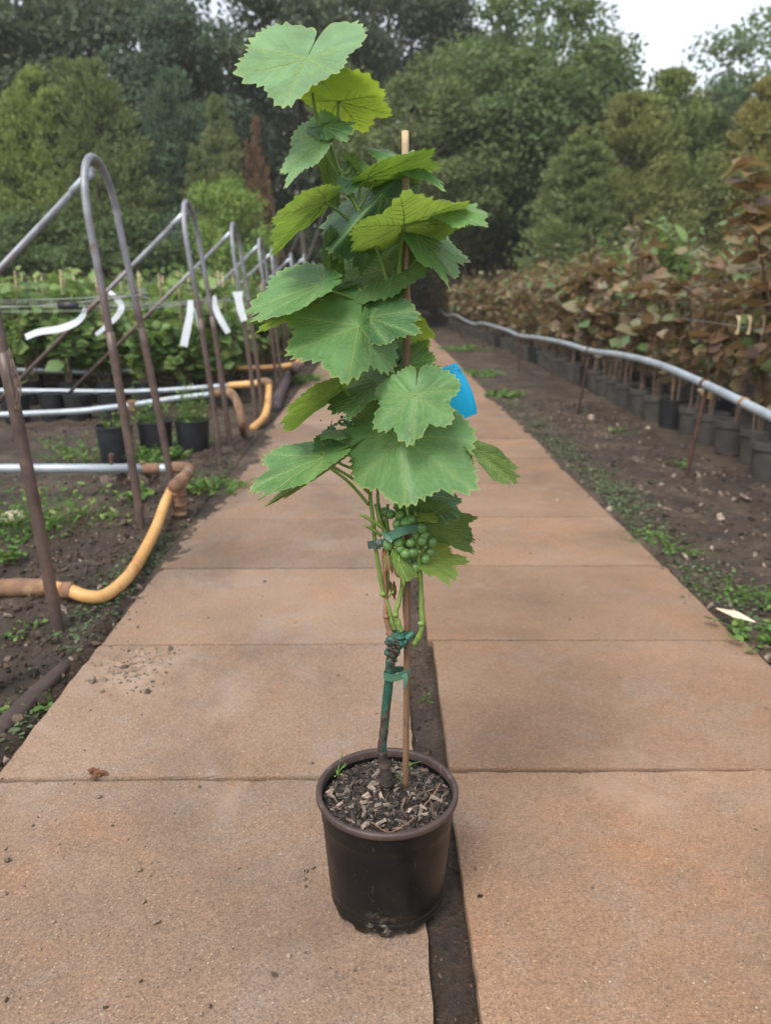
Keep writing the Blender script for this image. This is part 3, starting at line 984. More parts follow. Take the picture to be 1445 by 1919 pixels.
LEAVES = [
    # top of the vine
    dict(B=(573, 112), T=(529, 190), P1=(470, 95), P2=(662, 98), s=136, dy=-.03, mat='leaf_pale', dr=.10, pet=[(578, 135, 0.0), (584, 165, 0)], cu=.03, bl=.4),
    dict(B=(634, 190), T=(682, 242), P1=(719, 183), P2=(577, 196), s=122, dy=.03, sT=1, under=True, mat='leaf_young', dr=.05, bl=.4, pet=[(632, 225, .03), (622, 262, .005)]),
    dict(B=(601, 262), T=(517, 318), P1=(594, 224), P2=(588, 322), s=112, dy=-.03, s1=1, s2=-1, bl=-.2, mat='leaf_pale', dr=.12, pet=[(606, 285, -.015), (622, 312, 0), (634, 330, 0)], fold=.1),
    dict(B=(607, 240), T=(658, 240), P1=(640, 226), P2=(620, 264), s=62, dy=-.02, s1=1, s2=-1, mat='leaf_dark', dr=.15, pet=[(604, 246, -.01), (603, 250, 0)]),
    dict(B=(622, 352), T=(609, 288), P1=(601, 322), P2=(634, 318), s=72, dy=.02, sT=1, under=True, mat='leaf_top', dr=.1, pet=[(630, 360, .01), (612, 378, -.01)]),
    dict(B=(611, 378), T=(500, 456), P1=(578, 356), P2=(562, 440), s=142, dy=-.03, s1=-1, s2=1, under=True, mat='leaf_mid', dr=.08, bl=-.5, pet=[(630, 394, -.01), (655, 413, .005), (677, 420, .01)]),
    dict(B=(655, 338), T=(672, 300), P1=(636, 322), P2=(686, 330), s=48, dy=.0, sT=1, mat='leaf_dark', dr=.1, pet=[(650, 350, 0), (646, 342, 0)]),
    dict(B=(660, 312), T=(640, 294), P1=(652, 290), P2=(678, 300), s=36, dy=.01, sT=1, under=True, mat='leaf_mid', dr=.1, pet=[(650, 325, 0), (640, 325, 0)]),
    dict(B=(690, 335), T=(818, 312), P1=(735, 292), P2=(720, 356), s=140, dy=-.02, sT=0, s1=-1, s2=1, under=True, mat='leaf_top', dr=.06, pet=[(676, 348, -.01), (672, 370, 0), (662, 376, 0)], bl=-.6),
    dict(B=(742, 296), T=(832, 320), P1=(735, 288), P2=(782, 336), s=110, dy=.0, sT=-1, s1=1, s2=-1, mat='leaf_top', dr=.2, pet=[(720, 320, 0), (690, 360, 0), (672, 392, 0)]),
    dict(B=(757, 424), T=(762, 358), P1=(662, 452), P2=(872, 402), s=150, dy=-.05, sT=-1, under=True, mat='leaf_mid', dr=.05, cu=-.12, pet=[(754, 450, -.02), (748, 510, 0), (746, 552, 0)], pr=.0034, wav=.03),
    dict(B=(838, 392), T=(918, 396), P1=(848, 380), P2=(866, 424), s=92, dy=-.07, sT=-1, s1=1, s2=-1, mat='leaf_top', dr=.05, pet=[(800, 410, -.06), (757, 424, -.05)]),
    dict(B=(716, 364), T=(616, 472), P1=(652, 362), P2=(740, 448), s=158, dy=.0, s1=1, s2=1, mat='leaf_dark', dr=.1, pet=[(712, 400, .02), (697, 446, .005)]),
    dict(B=(782, 440), T=(863, 512), P1=(838, 448), P2=(800, 500), s=122, dy=-.01, s1=1, s2=-1, mat='leaf_top', dr=.14, pet=[(792, 470, .0), (770, 502, .0), (750, 530, 0)]),
    dict(B=(738, 498), T=(628, 532), P1=(690, 444), P2=(716, 556), s=128, dy=.03, sT=1, s1=1, s2=-1, under=True, mat='leaf_dark', dr=.05, pet=[(742, 520, .01), (746, 545, 0)]),
    dict(B=(618, 474), T=(622, 540), P1=(606, 505), P2=(646, 480), s=84, dy=-.02, sT=1, s1=1, s2=1, under=True, mat='leaf_dark', dr=.1, wav=.05, pet=[(660, 470, .0), (697, 450, 0)]),
    # middle
    dict(B=(600, 536), T=(455, 574), P1=(588, 498), P2=(556, 590), s=150, dy=-.05, s1=1, s2=-1, bl=-.5, mat='leaf_top', dr=.10, fold=.05, wav=.03, pet=[(640, 552, -.02), (700, 575, 0), (729, 570, .005)]),
    dict(B=(590, 560), T=(456, 608), P1=(560, 552), P2=(560, 596), s=145, dy=-.02, sT=-1, s1=1, s2=1, under=True, mat='leaf_mid', dr=.05, pet=[(650, 570, 0), (720, 580, .005)]),
    dict(B=(672, 612), T=(650, 716), P1=(548, 604), P2=(752, 634), s=150, dy=-.06, s1=1, s2=1, mat='leaf_top', dr=.1, wav=.03, cu=-.03, bl=.35, pet=[(690, 596, -.03), (728, 596, .01)], lobed=.02),
    dict(B=(694, 596), T=(782, 572), P1=(706, 538), P2=(730, 640), s=108, dy=-.03, sT=-1, s1=1, s2=-1, mat='leaf_dark', dr=.15, wav=.05, pet=[(715, 600, 0), (735, 602, .015)]),
    dict(B=(768, 606), T=(803, 648), P1=(800, 606), P2=(752, 634), s=70, dy=.03, sT=1, under=True, mat='leaf_young', pet=[(760, 615, .02)]),
    dict(B=(770, 690), T=(732, 622), P1=(722, 680), P2=(795, 650), s=92, dy=.04, sT=1, mat='leaf_dark', pet=[(766, 720, .03)]),
    dict(B=(752, 690), T=(812, 664), P1=(770, 648), P2=(790, 702), s=86, dy=.01, sT=-1, s1=1, s2=-1, mat='leaf_top', pet=[(758, 715, .02)]),
    dict(B=(778, 740), T=(767, 837), P1=(704, 744), P2=(858, 738), s=106, dy=-.085, s1=1, s2=1, mat='leaf_top', dr=.06, cu=-.05, lobed=.07, bl=-.05, pet=[(776, 728, -.05), (766, 712, .01)]),
    dict(B=(754, 820), T=(763, 956), P1=(652, 838), P2=(884, 836), s=158, dy=-.06, s1=1, s2=1, mat='leaf_top', dr=.05, cu=-.03, lobed=.0, pet=[(758, 800, -.02), (766, 760, .02)]),
    dict(B=(858, 800), T=(893, 872), P1=(870, 786), P2=(842, 850), s=86, dy=.03, sT=1, s1=1, mat='leaf_dark', pet=[(820, 790, .01), (767, 780, .02)]),
    dict(B=(640, 725), T=(531, 792), P1=(596, 708), P2=(586, 772), s=134, dy=-.02, s1=-1, s2=1, under=True, mat='leaf_mid', dr=.08, fold=-.08, bl=-.5, pet=[(655, 742, -.01), (672, 778, .005), (705, 800, .01)]),
    dict(B=(704, 714), T=(626, 778), P1=(650, 706), P2=(700, 752), s=112, dy=.0, sT=-1, s1=1, s2=-1, under=True, mat='leaf_dark', dr=.05, pet=[(715, 730, .015)]),
    # lower
    dict(B=(606, 858), T=(466, 906), P1=(578, 828), P2=(560, 920), s=156, dy=-.05, s1=1, s2=-1, mat='leaf_top', dr=.12, wav=.03, fold=.06, bl=-.35, pet=[(618, 876, -.045), (655, 905, -.02), (691, 946, -.003)], pr=.0024),
    dict(B=(616, 868), T=(492, 952), P1=(590, 868), P2=(600, 892), s=150, dy=-.03, sT=-1, s1=1, s2=1, under=True, mat='leaf_mid', dr=.04, pet=[(630, 878, -.03), (665, 900, -.015), (693, 925, -.002)], pr=.0024),
    dict(B=(618, 850), T=(652, 806), P1=(600, 816), P2=(650, 842), s=70, dy=.0, sT=1, under=False, mat='leaf_dark', pet=[(640, 870, 0), (697, 890, .005)]),
    dict(B=(640, 815), T=(598, 814), P1=(630, 806), P2=(626, 824), s=52, dy=-.01, sT=-1, s1=1, s2=-1, mat='leaf_top', pet=[(665, 830, 0), (700, 838, .01)]),
    dict(B=(884, 838), T=(967, 908), P1=(932, 838), P2=(896, 868), s=128, dy=-.01, sT=1, s1=1, s2=-1, under=True, mat='leaf_mid', dr=.06, bl=-.6, pet=[(850, 850, .0), (800, 870, .01), (769, 880, .015)]),
    dict(B=(792, 925), T=(857, 964), P1=(836, 915), P2=(800, 962), s=82, dy=.0, sT=-1, s1=1, mat='leaf_dark', pet=[(782, 940, .0), (776, 950, -.004)]),
    dict(B=(797, 975), T=(886, 1001), P1=(846, 950), P2=(836, 1024), s=98, dy=.01, sT=1, s1=-1, s2=1, under=True, mat='leaf_dark', dr=.05, pet=[(788, 985, -.01), (780, 995, -.022)]),
    dict(B=(772, 962), T=(822, 963), P1=(790, 952), P2=(790, 978), s=66, dy=-.005, sT=-1, s1=1, s2=-1, mat='leaf_young', pet=[(776, 970, -.015)]),
    dict(B=(798, 1046), T=(862, 1080), P1=(846, 1030), P2=(806, 1078), s=80, dy=.0, sT=-1, s1=1, s2=-1, mat='leaf_young', lobed=.12, pet=[(790, 1056, -.018), (786, 1062, -.024)]),
    dict(B=(747, 1052), T=(767, 1091), P1=(774, 1058), P2=(746, 1076), s=48, dy=-.045, sT=-1, s1=1, mat='leaf_young', pet=[(748, 1040, -.03), (752, 1030, -.005)]),
]
for k, kw in enumerate(LEAVES):
    vine_leaf(seed=k, **kw)
vine_leaf(B=(727, 1036), T=(732, 1070), P1=(716, 1056), P2=(744, 1060), s=46, dy=-.02, wav=.14, mat='dry', lobed=.1, seed=90, name='dried_leaf', pet=[(728, 1020, -.01)])
vine_leaf(B=(738, 1110), T=(735, 1090), P1=(730, 1102), P2=(742, 1100), s=26, dy=-.012, wav=.2, mat='dry', lobed=.1, seed=91, name='dried_leaf', pet=[(727, 1118, -.002)])
# shrivelled flower bunch
mb = MB()
for k in range(70):
    c_ = vp(random.gauss(648, 14), random.gauss(792, 6), random.gauss(-.005, .01))
    mb.add(ICO * random.uniform(.0014, .003) + c_, None, ICF)
mb.tube(vline([(648, 792, -.005), (672, 790, 0), (703, 800, .01)]), .0016, 6)
tag(mb.build('flower_remnant', M['leaf_dark'], vine), kind='stuff')

# grapes
cl = link('grape_cluster', MB().tube(vline([(752, 960, -.01), (756, 1000, -.014), (760, 1040, -.014), (758, 1072, -.012)]), [.0024, .002, .0015], 6).mesh('stalk', M['petiole']), vine)
u_, v_ = np.meshgrid(np.linspace(0, math.pi, 13), np.linspace(0, 2 * math.pi, 18, endpoint=False), indexing='ij')
gm = MB()
V = np.stack([np.sin(u_) * np.cos(v_), np.sin(u_) * np.sin(v_), np.cos(u_) * 1.06], -1).reshape(-1, 3)
i = np.arange(12)[:, None] * 18
j = np.arange(18)[None]
gme = gm.add(V, np.stack([i + j, i + 18 + j, i + 18 + (j + 1) % 18, i + (j + 1) % 18], -1).reshape(-1, 4)).mesh('grape', M['grape'])
GR = [(530, 265), (557, 277), (612, 285), (596, 335), (645, 325), (672, 310), (727, 355), (745, 398), (603, 435), (668, 438), (785, 435), (730, 428), (749, 463, .5), (548, 450), (612, 470), (590, 503), (641, 500), (682, 493), (775, 490), (750, 530), (595, 548), (698, 578), (610, 610), (640, 365), (704, 468), (650, 545), (575, 400), (690, 380), (655, 580)]
for k, q in enumerate(GR):
    sc = q[2] if len(q) > 2 else 1
    dy = -.036 + .022 * (abs(q[0] - 665) / 150) ** 1.5 + .018 * (abs(q[1] - 440) / 190) ** 2 + random.uniform(-.006, .004)
    if k >= 23:
        dy += .016
    o = link('grape', gme, cl, vp(560 + (660 + (q[0] - 660) * 1.08) / 3.1975, 880 + (440 + (q[1] - 440) * 1.06) / 3.1975, dy))
    s_ = .0100 * sc * random.uniform(.82, 1.06)
    o.scale = (s_, s_, s_)
    o.rotation_euler = (random.uniform(0, 3), random.uniform(0, 3), 0)

# bamboo cane
c0, c1 = vp(760, 1478, .008), vp(759, 246, .006)
n_ = 60
tt = np.linspace(0, 1, n_)[:, None]
ln = c0 * (1 - tt) + c1 * tt + np.c_[.004 * np.sin(tt * 3.1), .002 * np.sin(tt * 7), 0 * tt]
rr_ = np.interp(tt[:, 0], [0, 1], [.0062, .0056])
for nd in (.06, .2, .355, .52, .69, .86, .975):
    rr_ = rr_ + .0011 * np.exp(-((tt[:, 0] - nd) / .006) ** 2)
cane = MB().tube(ln, rr_, 14).build('bamboo_cane', M['bamboo'])
tag(cane, 'weathered bamboo cane with pale cut top standing in the black pot', 'cane')


def strip(pts, w, mat, name, wdir=(0, 0, 1), parent=None, th=.0008, tw=None):
    p = smooth_line(pts, 6)
    T = unit(np.gradient(p, axis=0))
    w_ = np.broadcast_to(np.asarray(w, float), (len(p),)) if np.ndim(w) == 0 else np.interp(np.linspace(0, 1, len(p)), np.linspace(0, 1, len(w)), w)
    A = np.asarray(wdir, float)[None] - T * (T @ np.asarray(wdir, float))[:, None]
    A = unit(A)
    N_ = np.cross(T, A)
    if tw is not None:
        a = np.linspace(0, tw, len(p))[:, None]
        A, N_ = A * np.cos(a) + N_ * np.sin(a), N_ * np.cos(a) - A * np.sin(a)
    V = np.stack([p - A * w_[:, None] / 2 - N_ * th, p + A * w_[:, None] / 2 - N_ * th, p + A * w_[:, None] / 2 + N_ * th, p - A * w_[:, None] / 2 + N_ * th], 1).reshape(-1, 3)
    m_ = len(p)
    i = np.arange(m_ - 1)[:, None] * 4
    j = np.arange(4)[None]
    Q = np.stack([i + j, i + (j + 1) % 4, i + 4 + (j + 1) % 4, i + 4 + j], -1).reshape(-1, 4)
    Q = np.vstack([Q, [[3, 2, 1, 0]], [[4 * m_ - 4, 4 * m_ - 3, 4 * m_ - 2, 4 * m_ - 1]]])
    return MB().add(V, Q).build(name, M[mat], parent, False)


tie = thing('plant_tie', 'green tape tie joining the green stem to the cane below the graft', 'plant tie', (0, 0, 0))
strip([vp(742, 1258, .012), vp(722, 1262, .004), vp(722, 1268, -.011), vp(740, 1270, -.014), vp(757, 1264, -.008), vp(766, 1262, .0)], .015, 'tie', 'band', parent=tie)
strip([vp(728, 1256, .014), vp(748, 1254, .018), vp(766, 1256, .014), vp(767, 1260, .002)], .013, 'tie', 'band', parent=tie)
strip([vp(757, 1262, -.009), vp(760, 1275, -.012), vp(757, 1291, -.012)], [.012, .009, .004], 'tie', 'tail', (1, 0, 0), tie)
tie = thing('plant_tie', 'green tape tie wrapped across the bunch of grapes', 'plant tie', (0, 0, 0))
strip([vp(724, 1010, -.03), vp(733, 1004, -.044), vp(748, 997, -.052), vp(764, 993, -.05), vp(782, 990, -.036), vp(781, 992, -.02)], [.014, .016, .015, .014], 'tie', 'band', (0, 0, 1), tie)
strip([vp(718, 996, -.02), vp(727, 1006, -.04), vp(736, 1014, -.046)], [.006, .012, .008], 'tie', 'fold', (1, 0, .3), tie)
tie = thing('plant_tie', 'grey green tape tie around the shoots left of the grapes', 'plant tie', (0, 0, 0))
strip([vp(689, 1022, -.012), vp(700, 1020, -.011), vp(712, 1018, -.013), vp(724, 1017, -.016)], .0145, 'tie_grey', 'band', (0, 0, 1), tie)
strip([vp(707, 1012, -.014), vp(711, 1020, -.017), vp(709, 1028, -.014)], .008, 'tie_grey', 'knot', (1, 0, 0), tie)
tie = strip([vp(752, 600, .0), vp(756, 598, -.006), vp(764, 597, -.009), vp(770, 597, -.002), vp(771, 597, .01)], .017, 'tie_grey', 'plant_tie')
tag(tie, 'dark tape tie wrapped on the cane beside the large dark leaf', 'plant tie')

# blue tag
bt = thing('plant_tag', 'bright blue plastic tag hanging behind the vine leaves', 'plant tag', (0, 0, 0))
P4 = [vp(800, 700, .01), vp(855, 680, .01), vp(894, 775, .015), vp(838, 798, .02)]
g_ = np.linspace(0, 1, 13)
U, Vv = np.meshgrid(np.linspace(0, 1, 5), g_, indexing='xy')
V = (1 - U)[..., None] * ((1 - Vv)[..., None] * P4[0] + Vv[..., None] * P4[3]) + U[..., None] * ((1 - Vv)[..., None] * P4[1] + Vv[..., None] * P4[2])
V = V + np.array([.007, -.004, .0]) * (4 * Vv * (1 - Vv))[..., None]
nb = np.array([.12, -1, .15])
V0 = V.reshape(-1, 3)
V1 = V0 + np.array([0, .0008, 0])
i = (np.arange(12)[:, None] * 5 + np.arange(4)[None]).reshape(-1)
Q = np.vstack([np.stack([i, i + 5, i + 6, i + 1], -1), np.stack([i + 65, i + 66, i + 71, i + 70], -1)])
ed = [k * 5 + 4 for k in range(13)]
eg = [(a, b, b + 65, a + 65) for a, b in zip(ed[:-1], ed[1:])]
link('card', mesh_np('card', np.vstack([V0, V1]), [Q, np.array(eg)], M['tag']), bt)
mb = MB()
for k in range(26):
    uu, vv = random.uniform(.45, .97), random.uniform(.03, .2)
    c_ = (1 - uu) * ((1 - vv) * P4[0] + vv * P4[3]) + uu * ((1 - vv) * P4[1] + vv * P4[2]) + np.array([.007, -.004, 0]) * 4 * vv * (1 - vv) + np.array([0, -.0006, 0])
    mb.box(c_, (.0011, .0006, .0011))
mb.build('printed_dots', M['tagdot'], bt)
strip([vp(802, 705, .032), vp(785, 690, .03), vp(768, 682, .03), vp(764, 684, .022)], .008, 'tag', 'loop', parent=bt)

# ------------------------------------------------------------------ steel hoops along the left edge of the path
def hoop(name, label, yc, xb0, xb1, xa, h, brace=True, w=.42, group=None, slope=.89, blen=2.0):
    t_ = thing(name, label, 'hoop frame', (xb0, yc, 0), 0, group)
    y0, y1 = -w / 2, w / 2
    b1 = xb1 - xb0
    a = xa - xb0
    zt = h - .34
    arc = []
    for k in np.linspace(0, math.pi, 15):
        e = math.sin(k) ** .8
        arc.append((a * (.80 + .20 * e) + b1 * (1 - math.cos(k)) / 2 * .15, y0 * math.cos(k) * (1.0 if True else 1), zt + .34 * e))
    leg0 = [(0, y0 * 1.02, -.12), (a * .22, y0 * 1.02, .45), (a * .5, y0 * 1.01, 1.0)]
    leg1 = [(a * .5 + b1 * .4, y1 * 1.01, 1.0), (a * .22 + b1 * .7, y1 * 1.02, .45), (b1, y1 * 1.02, -.12)]
    pts = smooth_line(leg0 + arc + leg1, 4)
    MB().tube(pts, .0185, 12).build('hoop_tube', M['steel'], t_)
    for lg in (leg0, leg1[::-1]):
        p_ = smooth_line(lg, 6)
        MB().tube(p_, .0215, 12).build('lower_tube', M['steel'], t_)
    if brace:
        p0 = np.array([a * 1.0 + .005, .0, h - .05])
        dv = np.array([-1, 0, -slope])
        dv = dv / np.linalg.norm(dv)
        br = MB().tube([p0, p0 + dv * blen], .0165, 10).build('brace', M['steel'], t_)
        MB().tube([p0 + dv * .02, p0 + dv * .16], .0205, 10).build('clamp', M['clamp'], br)
    return t_


HO = [(2.40, -1.21, -1.165, -1.30, 1.80, 'bare steel hoop with a twist of twine, in front of the orange hose'),
      (4.10, -1.235, -1.16, -1.385, 1.815, 'tall bent steel hoop beside the elbow of the galvanised pipe'),
      (5.90, -1.175, -1.18, -1.355, 1.795, 'steel hoop with white ribbons and a loose grey cable on its leg'),
      (7.65, -1.17, -1.17, -1.34, 1.785, 'steel hoop beside the second orange hose end'),
      (9.35, -1.17, -1.17, -1.345, 1.75, None), (10.7, -1.2, -1.2, -1.38, 1.72, None), (12.9, -1.2, -1.2, -1.37, 1.74, None), (14.6, -1.2, -1.2, -1.32, 1.80, None), (16.4, -1.2, -1.2, -1.3, 1.72, None)]
for k, (yc, b0, b1, xa, h, lb) in enumerate(HO):
    hoop('hoop_frame', lb or 'slim steel hoop in the far part of the row beyond the second orange hose', yc, b0, b1, xa, h, True, group='steel hoops along the path edge', blen=2.45)

# wires with tensioners, ribbons
for k, (y, z, lb) in enumerate(((4.28, 1.175, 'taut wire with grey tensioner tied to the tall hoop'), (5.92, 1.12, 'taut wire with rusty tensioner tied to the ribboned hoop'), (7.7, 1.12, 'taut wire tied to the hoop behind the ribbons'))):
    t_ = thing('fence_wire', lb, 'wire', (-1.25, y, z))
    for dz in (0, -.035):
        MB().tube(smooth_line([(.02, -.12 if k == 0 else 0, -.005), (-.7, -.1 if k == 0 else 0, -.03 + dz), (-2.2, -.05, -.04 + dz), (-5.5, 0, -.0 + dz)], 6), .0022, 5).build('strand', M['wire'], t_)
    MB().tube([(-.01, -.1 if k == 0 else 0, -.005), (-.16, -.1 if k == 0 else 0, -.01)], [.006, .016, .016, .006], 8, flat=.8).build('tensioner', M['black' if k != 1 else 'stake'], t_)
    if k == 0:
        MB().box((-.36, -.1, -.055), (.10, .03, .035)).build('tensioner_box', M['black'], t_)
    MB().tube(smooth_line([(.03 * math.cos(a_), .03 * math.sin(a_), .004 * a_ - .02) for a_ in np.linspace(0, 12, 30)], 2), .0025, 5).build('wire_coil', M['wire'], t_)
RB = [([(160, 578, 4.1), (155, 592, 4.08), (140, 606, 4.06), (110, 617, 4.05), (75, 622, 4.04), (48, 632, 4.04)], [.02, .028, .035, .034, .03], 'white ribbon blowing sideways from the wire at the tall hoop'),
      ([(205, 547, 4.2), (218, 560, 4.19), (228, 575, 4.18), (220, 592, 4.18), (206, 606, 4.18), (180, 628, 4.18)], [.022, .03, .03, .026, .02], 'white ribbon kinked back on itself behind the tall hoop leg'),
      ([(357, 563, 5.75), (356, 590, 5.74), (350, 620, 5.74), (344, 649, 5.74)], [.04, .05, .055, .055], 'broad white ribbon hanging straight on the near leg of the second braced hoop'),
      ([(402, 555, 6.1), (404, 578, 6.1), (414, 600, 6.09), (428, 624, 6.08)], [.025, .045, .05, .045], 'white ribbon hanging slanted on the far leg of the second braced hoop'),
      ([(445, 547, 7.4), (447, 560, 7.4), (451, 580, 7.4), (458, 602, 7.4)], [.10, .07, .07, .06], 'short white ribbon hanging on the hoop by the second orange hose')]
for pts, w, lb in RB:
    o = strip([at_depth(*q) for q in pts], w, 'ribbon', 'white_ribbon', (.9, 0, .35) if abs(pts[0][0] - pts[-1][0]) < 40 else (0, .2, 1), th=.0012)
    tag(o, lb, 'ribbon')
o = MB().tube(smooth_line([at_depth(364, 578, 5.75), at_depth(372, 610, 5.74), at_depth(384, 650, 5.74), at_depth(386, 690, 5.74)], 6), .009, 6).build('loose_cable', M['galv'])
tag(o, 'loose grey cable hanging along the leg of the ribboned hoop', 'cable')
mb = MB()
for k in range(5):
    mb.tube(smooth_line([at_depth(20 + random.gauss(0, 4), 660 + random.gauss(0, 4), 2.42), at_depth(random.gauss(18, 9), 700, 2.41), at_depth(random.gauss(26, 9), 735, 2.41), at_depth(random.gauss(34, 6), 772, 2.42)], 5), .0022, 5)
tag(mb.build('twine', M['chip']), 'frayed pale twine wound on the steel hoop nearest the orange hose bend', 'twine')

# ------------------------------------------------------------------ irrigation pipes and hoses
def run(mb_pts, r, mat, name, parent, n=12, sm=6):
    return MB().tube(smooth_line(mb_pts, sm), r, n).build(name, M[mat], parent)


pa = thing('irrigation_pipe', 'thick galvanised pipe end with rusty coupling feeding the bent orange hose', 'pipe', (0, 0, 0))
Za = .06
A0 = on_ground(-1100, 1100, Za)
A1, A2, A3, A4 = (on_ground(q, 1101 + (q > 90) * 5, Za) for q in (8, 88, 118, 136))
run([A0, A1], .029, 'galv', 'pipe', pa)
run([A1 + (A1 - A2) * .1, (A1 + A2) / 2, A2], [.034, .039, .037, .036], 'rusty', 'coupling', pa)
run([A2, A3], .031, 'hose', 'sleeve', pa)
run([A3, A4], .034, 'rusty', 'collar', pa)
hz = [(132, 1107, .06), (165, 1118, .04), (200, 1114, .035), (242, 1078, .04), (272, 1030, .05), (294, 985, .07), (309, 944, .11), (324, 912, .165)]
h_ = run([on_ground(*q) for q in hz], .0262, 'hose', 'bent_hose', None, 14)
tag(h_, 'bent orange hose lying on the soil between two galvanised pipes', 'hose')
pb = thing('irrigation_pipe', 'galvanised pipe with rusty elbow and standpipe joined to the bent orange hose', 'pipe', (0, 0, 0))
E0, E1, E2 = at_depth(-900, 878, 4.5), at_depth(330, 877, 4.5), at_depth(352, 877, 4.48)
tee = at_depth(337, 908, 4.06)
run([E0, at_depth(280, 878, 4.5)], .028, 'galv', 'pipe', pb)
run([at_depth(270, 878, 4.5), at_depth(300, 878, 4.5)], .034, 'rusty', 'coupling', pb)
run([at_depth(299, 878, 4.5), at_depth(318, 878, 4.5)], .029, 'galv', 'nipple', pb)
run([at_depth(312, 877, 4.5), at_depth(336, 876, 4.5), at_depth(353, 879, 4.45), at_depth(352, 888, 4.3)], [.032, .036, .036, .033], 'rusty', 'elbow', pb)
run([at_depth(352, 886, 4.32), at_depth(346, 895, 4.2)], .029, 'galv', 'nipple', pb)
run([at_depth(349, 890, 4.24), at_depth(337, 903, 4.06), at_depth(326, 912, 3.95)], [.033, .037, .034], 'rusty', 'tee', pb)
run([tee, at_depth(336, 940, 4.05), on_ground(334, 985, -.05)], [.036, .037, .033, .036, .033, .034], 'rusty', 'standpipe', pb)
for q in (925, 945, 962):
    MB().tube([at_depth(336, q - 3, 4.05), at_depth(336, q + 3, 4.05)], .040, 14).build('ring', M['rusty'], pb)
run([at_depth(209, 874, 4.5), at_depth(209, 858, 4.5), at_depth(209, 850, 4.5)], [.012, .013, .018, .014], 'stake', 'nozzle', pb)
run([at_depth(267, 872, 4.5), at_depth(267, 866, 4.5)], [.018, .02], 'rusty', 'nozzle', pb)
pc = thing('irrigation_pipe', 'mossy galvanised pipe rising to a rusty elbow behind the three black pots', 'pipe', (0, 0, 0))
run([at_depth(-750, 806, 6.35), at_depth(40, 776, 6.35), at_depth(200, 765, 6.35), at_depth(330, 747, 6.35), at_depth(408, 738, 6.35)], .025, 'galv', 'pipe', pc)
run([at_depth(404, 738, 6.35), at_depth(424, 735, 6.35), at_depth(438, 743, 6.25), at_depth(448, 765, 6.15), at_depth(454, 800, 6.1), on_ground(456, 815, -.04)], [.036, .04, .034, .03, .03], 'rusty', 'elbow', pc)
run([at_depth(247, 750, 6.35), at_depth(249, 770, 6.35)], .036, 'rusty', 'joint', pc)
pd = thing('irrigation_pipe', 'galvanised pipe ending in the upright orange hose among the field vines', 'pipe', (0, 0, 0))
run([at_depth(-600, 728, 8.1), at_depth(60, 733, 8.1), at_depth(260, 734, 8.1), at_depth(430, 723, 8.1)], .027, 'galv', 'pipe', pd)
run([at_depth(428, 723, 8.1), at_depth(492, 718, 8.1)], .036, 'hose', 'sleeve', pd)
run([at_depth(484, 718, 8.1), at_depth(500, 716, 8.08), at_depth(506, 722, 8.0)], .042, 'rusty', 'elbow', pd)
h2 = run([at_depth(504, 716, 8.05), on_ground(503, 745, .15), on_ground(500, 768, .1), on_ground(492, 786, .05), on_ground(474, 802, .02)], .034, 'hose', 'drooping_hose', None, 12)
tag(h2, 'orange hose drooping to the ground with its open end by the path', 'hose')
pe = thing('irrigation_pipe', 'rusty topped pipe in the distance with a dark bent hose', 'pipe', (0, 0, 0))
run([at_depth(440, 690, 9.9), at_depth(500, 690, 9.9), at_depth(552, 684, 9.9)], .036, 'hose', 'pipe', pe)
run([at_depth(548, 684, 9.9), at_depth(562, 684, 9.9), at_depth(566, 676, 10.2)], .04, 'rusty', 'elbow', pe)
run([at_depth(556, 690, 9.8), on_ground(545, 700, .12), on_ground(528, 728, .08), on_ground(516, 760, .04), on_ground(512, 772, -.02)], .06, 'darkpipe', 'dark_hose', pe)
run([at_depth(552, 688, 10.3), at_depth(566, 672, 10.6), at_depth(572, 668, 10.9)], .045, 'hose', 'orange_end', pe)
pf = thing('irrigation_pipe', 'low galvanised pipe half hidden under the field vines', 'pipe', (0, 0, 0))
run([at_depth(-500, 686, 8.9), at_depth(60, 695, 8.9), at_depth(170, 698, 8.9), at_depth(300, 694, 8.9)], .03, 'galv', 'pipe', pf)

# galvanised rail on rusty stakes, right side
rail = thing('pipe_rail', 'wavy galvanised pipe rail on rusty stakes along the brown shrubs', 'rail', (0, 0, 0))
rp = [(2.02, 3.2, .53), (2.04, 4.0, .57), (2.05, 4.87, .63), (2.05, 5.76, .675), (2.06, 6.7, .665), (2.07, 7.7, .625), (2.10, 9.0, .62), (2.12, 10.6, .58), (2.14, 11.9, .53), (2.16, 13.5, .545), (2.17, 16.3, .53), (2.17, 17.8, .46), (2.17, 19.6, .46), (2.18, 22.5, .51), (2.19, 25.5, .41), (2.2, 28.5, .52)]
run(rp, .0265, 'galv', 'pipe', rail, 12, 8)
for (x, y, z), (bx, by) in (((2.05, 4.87, .63), (2.043, 4.98)), ((2.07, 7.7, .625), (2.06, 7.93)), ((2.14, 11.9, .53), (2.16, 12.0)), ((2.17, 16.3, .53), (2.2, 16.4)), ((2.18, 21, .47), (2.2, 21))):
    s_ = MB().tube(smooth_line([(bx - .0, by + .03, -.1), ((bx + x) / 2, (by + y) / 2 - .02, z / 2), (x + .012, y - .03, z + .03)], 4), .0135, 8).build('stake', M['stake'], rail)
    MB().tube([(x, y - .02, z), (x, y + .02, z)], .031, 12).build('clip', M['stake'], s_)
for y, z in ((4.30, .592), (9.9, .60)):
    MB().tube([(2.045 + (y > 5) * .065, y - .012, z), (2.045 + (y > 5) * .065, y + .012, z + .003)], .031, 12).build('rust_band', M['rusty'], rail)

